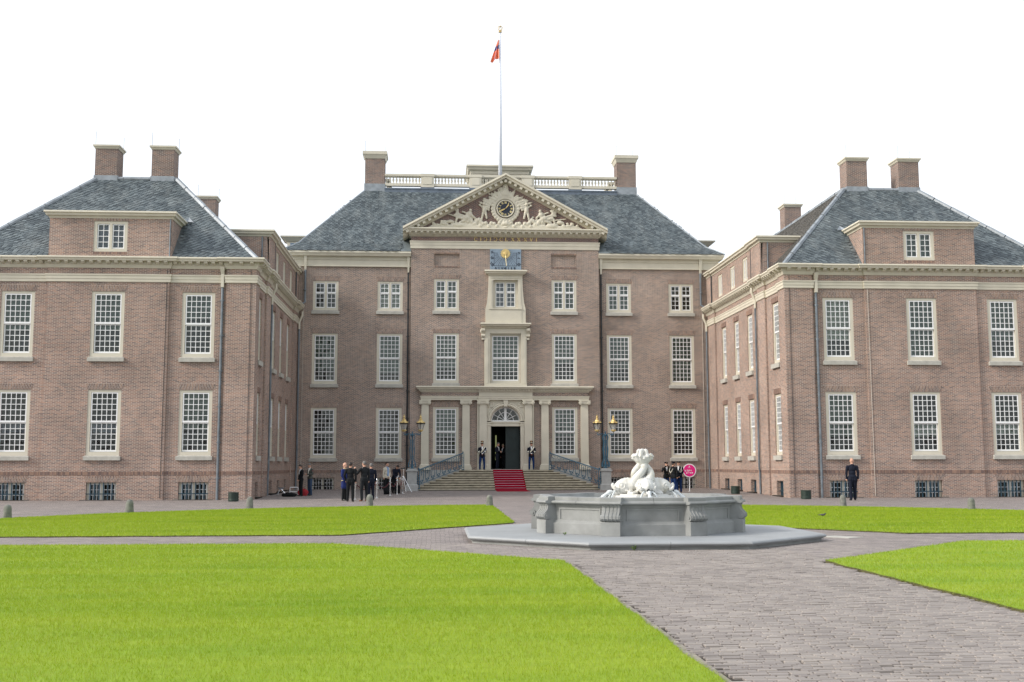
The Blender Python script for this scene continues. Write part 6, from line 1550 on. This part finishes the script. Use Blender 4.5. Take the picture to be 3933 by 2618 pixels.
    if hat == 'busby':
        h = MB(); c0 = HH((0, -.004, .955)); h.lathe([(.052*H, 0), (.058*H, .012*H), (.056*H, .075*H), (.052*H, .085*H)], c0, 14); ho = h.build('hat', M['busby'], T)
        t = MB(); t.lathe([(.053*H, .082*H), (.045*H, .098*H), (.0, .102*H)], c0, 14); t.build('crown', M['busby_red'], ho)
        t = MB(); t.tube([(c0[0]+.060*H*math.cos(a), c0[1]+.060*H*math.sin(a), c0[2]+.035*H) for a in [PI+PI*k/10 for k in range(11)]], .007*H, 5); t.build('braid', M['white_cord'], ho)
        t = MB(); t.ball((c0[0], c0[1]-.058*H, c0[2]+.055*H), (.016*H, .008*H, .022*H), 0, 8, 6); t.build('badge', M['gold'], ho)
        t = MB(); t.tube([(c0[0]+.038*H*math.cos(a), c0[1]-.012*H+.045*H*math.sin(a)*1.2, c0[2]-.002*H) for a in [PI+PI*k/8 for k in range(9)]], .007*H, 5); t.build('peak', M['black'], ho)
    if hat == 'cap':
        h = MB(); c0 = HH((0, -.002, .958)); h.lathe([(.050*H, 0), (.051*H, .022*H), (.070*H, .036*H), (.066*H, .046*H), (.0, .050*H)], c0, 16); ho = h.build('hat', M['suit_navy'], T)
        d = hq@Vector((0, -1, 0)); v = MB(); v.ball((c0[0]+d.x*.048*H, c0[1]+d.y*.048*H, c0[2]-.003*H), (.036*H, .036*H, .006*H), 0, 10, 6); v.build('peak', M['black'], ho)
        b = MB(); b.ball((c0[0]+d.x*.055*H, c0[1]+d.y*.055*H, c0[2]+.024*H), (.010*H, .010*H, .012*H), 0, 8, 6); b.build('badge', M['gold'], ho)
    for ex in extras:
        g = MB()
        if ex == 'sash':      # white bandolier across the chest, over the left shoulder
            for off in (0, .034):
                g.tube([UU(p) for p in ((-.075+off*.2, -.060, .60), (-.02+off, -.078, .69), (.035+off, -.074, .765), (.078+off*.4, -.034, .823), (.085+off*.4, .02, .825))], .0125*H, 6)
            g.build('white_sash', M['white_cord'], T); g = MB(); g.tube([UU(p) for p in ((-.10, 0, .815), (-.125, 0, .80))], .022*H, 6); g.tube([UU(p) for p in ((.10, 0, .815), (.125, 0, .80))], .022*H, 6); g.build('epaulette', M['white_cord'], T)
            g = MB()
            for s in (-1, 1): g.tube([UU((s*.138, -.002, .672)), UU((s*.10, -.05, .632))], .026*H, 7)
            g.build('glove_cuff', M['white_cord'], T)
        elif ex == 'holster':
            g.box(-.016*H, .022*H, -.095*H, -.070*H, .535*H, .60*H); g.build('holster', M['leather'], T)
        elif ex == 'sabre':
            g.tube([UU((.02, -.10, .60)), UU((.13, -.06, .72)), UU((.20, -.01, .845))], [.007*H, .006*H, .002*H], 5); g.build('sabre', M['chrome'], T)
            g = MB(); g.tube([UU((.135, .0, .55)), UU((.15, .02, .10))], .008*H, 5); g.build('scabbard', M['chrome'], T)
        elif ex == 'aiguillette':
            for q in (0, 1): g.tube([UU(p) for p in ((.10, -.02, .825), (.085+.02*q, -.065, .74-.03*q), (.03+.03*q, -.072, .67-.02*q), (.06, -.066, .64), (.115, -.04, .70), (.118, 0, .80))], .0075*H, 5)
            g.build('shoulder_cord', M['white_cord'], T)
        elif ex == 'aiguillette_back':
            for q in (0, 1): g.tube([UU(p) for p in ((.10, .02, .82), (.115, .06, .74-.03*q), (.07, .074, .66-.02*q), (.02, .072, .70), (-.02, .066, .78))], .0075*H, 5)
            g.build('shoulder_cord', M['white_cord'], T)
        elif ex == 'buttons':
            for s in (-1, 1):
                for q in range(3): g.ball(UU((s*.022, -.068, .62+.045*q)), .006*H, 0, 6, 5)
            g.build('buttons', M['gold'], T, kind='stuff')
        elif ex == 'gold_collar':
            g.tube([UU((.036*math.cos(a), .004+.038*math.sin(a), .838)) for a in [2*PI*k/12 for k in range(12)]], .014*H, 6, closed=True); g.build('gold_collar', M['gold_pale'], T)
        elif ex == 'phone':
            g.box(-.012*H, .012*H, -.125*H, -.115*H, .865*H, .925*H); g.build('camera', M['black'], T)
        elif ex == 'papers':
            p0 = UU((0, -.135, .66)); g.box(p0[0]-.05*H, p0[0]+.05*H, p0[1]-.01*H, p0[1]+.004*H, p0[2]-.04*H, p0[2]+.04*H); g.build('papers', M['shirt_white'], T)
        elif ex == 'scarf':
            g.tube([UU(p) for p in ((.045, -.03, .83), (.03, -.075, .76), (.02, -.085, .66), (.035, -.088, .60))], .012*H, 6); g.build('lanyard', M['white_cord'], T)
        elif ex == 'armpatch': g.ball(UU((.15, 0, .76)), (.008*H, .014*H, .014*H), 0, 8, 6); g.build('sleeve_badge', M['red'], T)
        elif ex == 'cuff_r': g.tube([UU((-.135, -.01, .54)), UU((-.135, -.012, .52))], .027*H, 8); g.build('cuff', M['gold_pale'], T)
        elif ex == 'open_shirt': g.box(-.03*H, .03*H, -.078*H, -.06*H, .56*H, .82*H); g.build('blue_shirt_front', M['shirt_blue'], T)
    return T
def rot_to(x, y, tx, ty): return math.degrees(math.atan2(ty-y, tx-x))+90
P_ = person
# men at the court wall
P_('man in dark suit seen side on, head bowed, beside the white stool', -11.5, -12.1, gz(-12.1), -62, 1.66, 'suit_dark', 'suit_dark', arms=('low_front', 'low_front'), head=(0, 22), coat=.05)
P_('man in olive jacket and jeans facing the dark suited man', -11.12, -11.3, gz(-11.3), -52, 1.72, 'jacket_grey', 'jeans', hair='hair_grey', arms=('hold', 'hold'), head=(0, 20), coat=.02, extras=('scarf', 'armpatch'))
# the group of four
P_('bald man in royal blue dress coat with gold collar, behind the dark suited back', -8.74, -17.9, gz(-17.9), 62, 1.80, 'blue_coat', 'suit_dark', bald=True, arms=('low_front', 'down'), coat=.20, extras=('gold_collar', 'cuff_r'), collar=False)
P_('dark suited man seen from behind, in front of the blue coated man', -8.30, -20.0, gz(-20.0), 176, 1.80, 'suit_dark', 'suit_dark', 'shoe', arms=('down', 'pocket'), coat=.07, head=(-15, 0), stance=.062)
P_('grey haired man in charcoal suit gesturing with raised hand', -7.72, -19.3, gz(-19.3), 212, 1.86, 'suit_grey', 'suit_grey', 'shoe_brown', hair='hair_grey', arms=('down', 'raise'), coat=.06, head=(18, 0), stance=.075, step=.02)
P_('man in navy suit half hidden behind the grey haired man', -7.50, -17.6, gz(-17.6), 205, 1.77, 'suit_navy', 'suit_navy', hair='hair_grey', arms=('down', 'down'), coat=.06)
# press people at the pedestal
P_('man in beige jacket with blue tie standing by the rope barrier', -7.15, -9.3, gz(-9.3), 48, 1.76, 'jacket_beige', 'suit_dark', hair='hair_dark', arms=('down', 'low_front'), head=(15, 12), coat=.03, shirt='shirt_blue', tie='tie_blue', extras=('open_shirt',))
P_('person with dark hair stooping over equipment beside the beige jacket', -6.72, -8.6, gz(-8.6), 30, 1.70, 'suit_navy', 'suit_dark', hair='hair_dark', arms=('reach', 'reach'), lean=24, head=(0, 32), coat=.08, shirt=None)
# guards on the landing
for x, l in ((-1.93, 'ceremonial guard in tall fur cap with white sash, left of the door'), (.56+.0, None)):
    if l: P_(l, -1.53, -1.05, 1.25, 4, 1.74, 'suit_navy', 'blue_trousers', hat='busby', arms=('front', 'front'), gloves='shirt_white', coat=.06, extras=('sash', 'holster', 'sabre'), group='ceremonial guards at the door', stance=.075, head=(-6, 4))
    else: P_('ceremonial guard in tall fur cap with white sash, right of the door', 1.60, -1.05, 1.25, -4, 1.74, 'suit_navy', 'blue_trousers', hat='busby', arms=('front', 'front'), gloves='shirt_white', coat=.06, extras=('sash', 'holster'), group='ceremonial guards at the door', stance=.075, head=(6, 4))
# inside the doorway
P_('man in dark suit standing in the open doorway, head bowed', -.50, .15, 1.29, 62, 1.72, 'suit_navy', 'suit_navy', hair='hair_grey', arms=('hold', 'hold'), head=(0, 22), coat=.05)
P_('fair haired woman in dark jacket in the doorway, edge of the door', -.08, .75, 1.29, -50, 1.62, 'suit_dark', 'suit_dark', hair='hair_blond', arms=('down', 'hold'), head=(0, 10), coat=.06)
# officers behind the fountain
P_('uniformed officer raising both hands to his face, behind the fountain', 8.93, -7.4, gz(-7.4), 8, 1.70, 'suit_dark', 'blue_trousers', hat='cap', arms=('phone', 'phone'), coat=.06, extras=('buttons', 'phone'))
P_('uniformed officer seen from behind with white shoulder cord', 8.98, -9.15, gz(-9.15), 140, 1.74, 'suit_dark', 'blue_trousers', hat='cap', arms=('down', 'down'), coat=.06, head=(-30, 0), extras=('aiguillette_back',))
P_('uniformed officer with white shoulder cord beside the magenta sign', 9.36, -8.85, gz(-8.85), -28, 1.76, 'suit_navy', 'blue_trousers', hat='cap', arms=('low_front', 'low_front'), coat=.06, extras=('aiguillette',))
# bald man walking to the right wing
P_('bald man in dark navy suit walking away beside the right wing', 14.75, -21.3, gz(-21.3), 172, 1.94, 'suit_navy', 'suit_navy', bald=True, arms=('down', 'down'), coat=.08, step=.05, head=(-10, 6))

# ------------------------------------------------------------------ brick path, laid brick by brick
def paving():
    g = random.Random(21); L, Wd, th = .17, .056, .05; j = .007
    def inside(x, y): return (-2.12 < x < 2.17 and y < -50.4) or (y >= -53.3 and y < -50.4 and abs(x) < 6 and x > -2.12-(y+53.0)*.98 and x < 2.17+(y+53.3)*1.0)
    def infoot(x, y):   # under the fountain platform
        return max(abs(x-.17), abs(y+46.75), (abs(x-.17)+abs(y+46.75))/math.sqrt(2)) < 3.5
    bricks = []
    y = -66.0; row = 0
    while y < -48.2:
        x = -3.2+g.random()*.2; wav = lambda xx: .022*math.sin(xx*1.1+y*.35)+.015*math.sin(xx*2.7+y*.9)
        hw = 2.17 if y < -53.2 else 5.0
        x = -hw-.1+g.random()*.15
        while x < hw+.1:
            ll = L*g.uniform(.88, 1.08); xc = x+ll/2; yy = y+wav(xc)
            ok = (-2.0 < xc < 2.18) if y < -53.1 else ((-2.13-(y+53.05)*1.0) < xc*1.0 and xc < 2.18+(y+53.3)*1.0 or (-2.13 < xc < 2.18))
            if y >= -53.1: ok = (xc > -2.13-(y+53.05)*.97) and (xc < 2.18+(y+53.3)*.97)
            if ok and not infoot(xc, yy) and not (y > -50.4 and abs(xc) > 4.4): bricks.append((xc, yy, ll-(j*1.3 if g.random() < .7 else g.uniform(.016, .034)), Wd-j*g.uniform(.8, 1.5), g.gauss(0, .012), g.gauss(0, .0030), g.gauss(0, .012), g.gauss(0, .006), g.random()))
            x += ll
        y += Wd+g.choice((.003, .004, .005, .007, .013)); row += 1
    # edging course along the left lawn
    yy = -66
    while yy < -53.2:
        for xe, w in ((-2.115, .058),): bricks.append((xe+g.gauss(0, .004), yy, .058, .20, g.gauss(0, .02), g.gauss(0, .003), 0, 0, g.random()))
        yy += .206
    bricks.sort(key=lambda b: (b[0]-CAM.x)**2+(b[1]-CAM.y)**2)
    vis = [b for b in bricks if b[1] > -63.3]
    def verts(b):
        x, y, l, w, a, dz, tx, ty, t = b; ca, sa = math.cos(a), math.sin(a); out = []
        for ins, z in ((.004, -.040), (0, -.045), (0, -.085)):
            for u, v in ((-1, -1), (1, -1), (1, 1), (-1, 1)):
                px, py = u*(l/2-ins), v*(w/2-ins); out.append((x+px*ca-py*sa, y+px*sa+py*ca, z+dz+px*ty*.3+py*tx*.3))
        return out
    FS = [(0, 1, 2, 3)]+[(4+i, 4+(i+1) % 4, (i+1) % 4, i) for i in range(4)]+[(8+i, 8+(i+1) % 4, 4+(i+1) % 4, 4+i) for i in range(4)]
    base = cached('pbrick', lambda: None)
    mes = []
    for q in range(6):
        s = MB(); s.mesh(verts((0, 0, .198, .050, 0, 0, 0, 0, 0)), FS, 0, q/6); mes.append(s.data('brick', M['paver']))
    for b in vis[:300]:
        o = put('brick', mes[g.randrange(6)], pavement, (b[0], b[1], b[5]), (b[6]*.4, -b[7]*.4, b[4])); o.scale = (b[2]/.198, b[3]/.050, 1)
    s = MB(); vs = []; fs = []; ts = []
    for b in [q for q in bricks if q[1] <= -63.3]+vis[300:]:
        i = len(vs); vs += verts(b); fs += [tuple(i+k for k in f) for f in FS]; ts += [b[8]]*len(FS)
    s.v, s.f, s.t, s.m = vs, fs, ts, [0]*len(fs)
    s.build('bricks', M['paver'], pavement, kind='stuff')
    print('bricks', len(bricks))
    bd = MB(); bd.face([(-3.4, -67, -.058), (3.4, -67, -.058), (3.4, -50.3, -.058), (-3.4, -50.3, -.058)]); bd.face([(-7, -53.2, -.0585), (7, -53.2, -.0585), (7, -48, -.0585), (-7, -48, -.0585)])
    b = struct(bd.build('path_bed', M['joint']))
    sd = MB(); sd.face([(-2.34, -66, -.048), (-2.03, -66, -.048), (-2.03, -53.0, -.048), (-2.34, -53.0, -.048)]); struct(sd.build('sand_verge', M['sand']))
paving()

# ------------------------------------------------------------------ grass
def grass():
    def mkpoly(name): return np.array(LAWNS[name])
    def inpoly(P, x, y):
        r = np.zeros(len(x), bool); n = len(P)
        for i in range(n):
            x0, y0 = P[i]; x1, y1 = P[(i+1) % n]
            if y0 == y1: continue
            c = ((y0 > y) != (y1 > y)) & (x < (x1-x0)*(y-y0)/(y1-y0)+x0); r ^= c
        return r
    fwv = np.array([fw.x, fw.y]); rv = np.array([rr.x, rr.y])
    for name, box, N in (('near_left', (-22.5, -2.1, -64.5, -48.4), 900000), ('near_right', (2.1, 21, -64, -48.8), 480000), ('far_left', (-20.5, -2.1, -45.8, -26.8), 260000), ('far_right', (2.1, 20.5, -46.3, -26.8), 260000)):
        P = mkpoly(name)
        x = nrs.uniform(box[0], box[1], N); y = nrs.uniform(box[2], box[3], N)
        d = (x-CAM.x)*fwv[0]+(y-CAM.y)*fwv[1]; l = (x-CAM.x)*rv[0]+(y-CAM.y)*rv[1]
        keep = (np.abs(l) < d*.50+1.2) & (d > 7.5)
        keep &= nrs.rand(N) < np.clip((13.0/np.maximum(d, 1))**2*.95, .10, 1) if name.startswith('near') else True
        keep &= inpoly(P, x, y); x, y, d = x[keep], y[keep], d[keep]; n = len(x)
        h = nrs.uniform(.018, .042, n)*np.clip(d/14, 1, 2.2)**.35; w = nrs.uniform(.0028, .0050, n)*np.clip(d/9, 1, 4)
        a = nrs.uniform(0, 2*PI, n); b = nrs.uniform(0, 2*PI, n); ln_ = nrs.uniform(.2, 1.0, n)*h
        co = np.empty((n, 3, 3)); ca, sa = np.cos(a)*w/2, np.sin(a)*w/2
        co[:, 0, 0] = x-ca; co[:, 0, 1] = y-sa; co[:, 0, 2] = LAWN_Z-.004; co[:, 1, 0] = x+ca; co[:, 1, 1] = y+sa; co[:, 1, 2] = LAWN_Z-.004
        co[:, 2, 0] = x+np.cos(b)*ln_; co[:, 2, 1] = y+np.sin(b)*ln_; co[:, 2, 2] = LAWN_Z+h
        # ragged fringe along the lawn edges
        me = bpy.data.meshes.new('grass'); me.vertices.add(n*3); me.vertices.foreach_set('co', co.ravel()); me.loops.add(n*3); me.loops.foreach_set('vertex_index', np.arange(n*3, dtype=np.int32))
        me.polygons.add(n); me.polygons.foreach_set('loop_start', np.arange(n, dtype=np.int32)*3); me.polygons.foreach_set('loop_total', np.full(n, 3, np.int32))
        at = me.attributes.new('tint', 'FLOAT', 'FACE'); at.data.foreach_set('value', nrs.rand(n)); me.materials.append(M['blade']); me.update()
        o = bpy.data.objects.new('grass', me); COL.objects.link(o); o['kind'] = 'stuff'
        print(name, n)
    # overhanging edge tufts
    vs = []; fs = []
    for name, P in LAWNS.items():
        n = len(P)
        for i in range(n):
            a, b = Vector(P[i]), Vector(P[(i+1) % n]); m = (a+b)/2; d = (m.x-CAM.x)*fwv[0]+(m.y-CAM.y)*fwv[1]; l = (m.x-CAM.x)*rv[0]+(m.y-CAM.y)*rv[1]
            if d < 7.5 or abs(l) > d*.5+1 or d > 40: continue
            e = (b-a); nn = Vector((e.y, -e.x)).normalized(); k = int(e.length*(260 if d < 16 else 110))
            for q in range(k):
                p = a+e*rng.random()+nn*rng.uniform(-.03, .005); h = rng.uniform(-.024, .03); o = rng.uniform(.0, .06); w = rng.uniform(.002, .004)*max(1, d/10); t = e.normalized()*w
                j = len(vs); vs += [(p.x-t.x, p.y-t.y, LAWN_Z-.005), (p.x+t.x, p.y+t.y, LAWN_Z-.005), (p.x+nn.x*o, p.y+nn.y*o, LAWN_Z+h)]; fs.append((j, j+1, j+2))
    mb = MB(); mb.v, mb.f = vs, fs; mb.m = [0]*len(fs); mb.t = [rng.random() for _ in fs]; mb.build('grass', M['blade'], kind='stuff'); print('edge', len(fs))
grass()
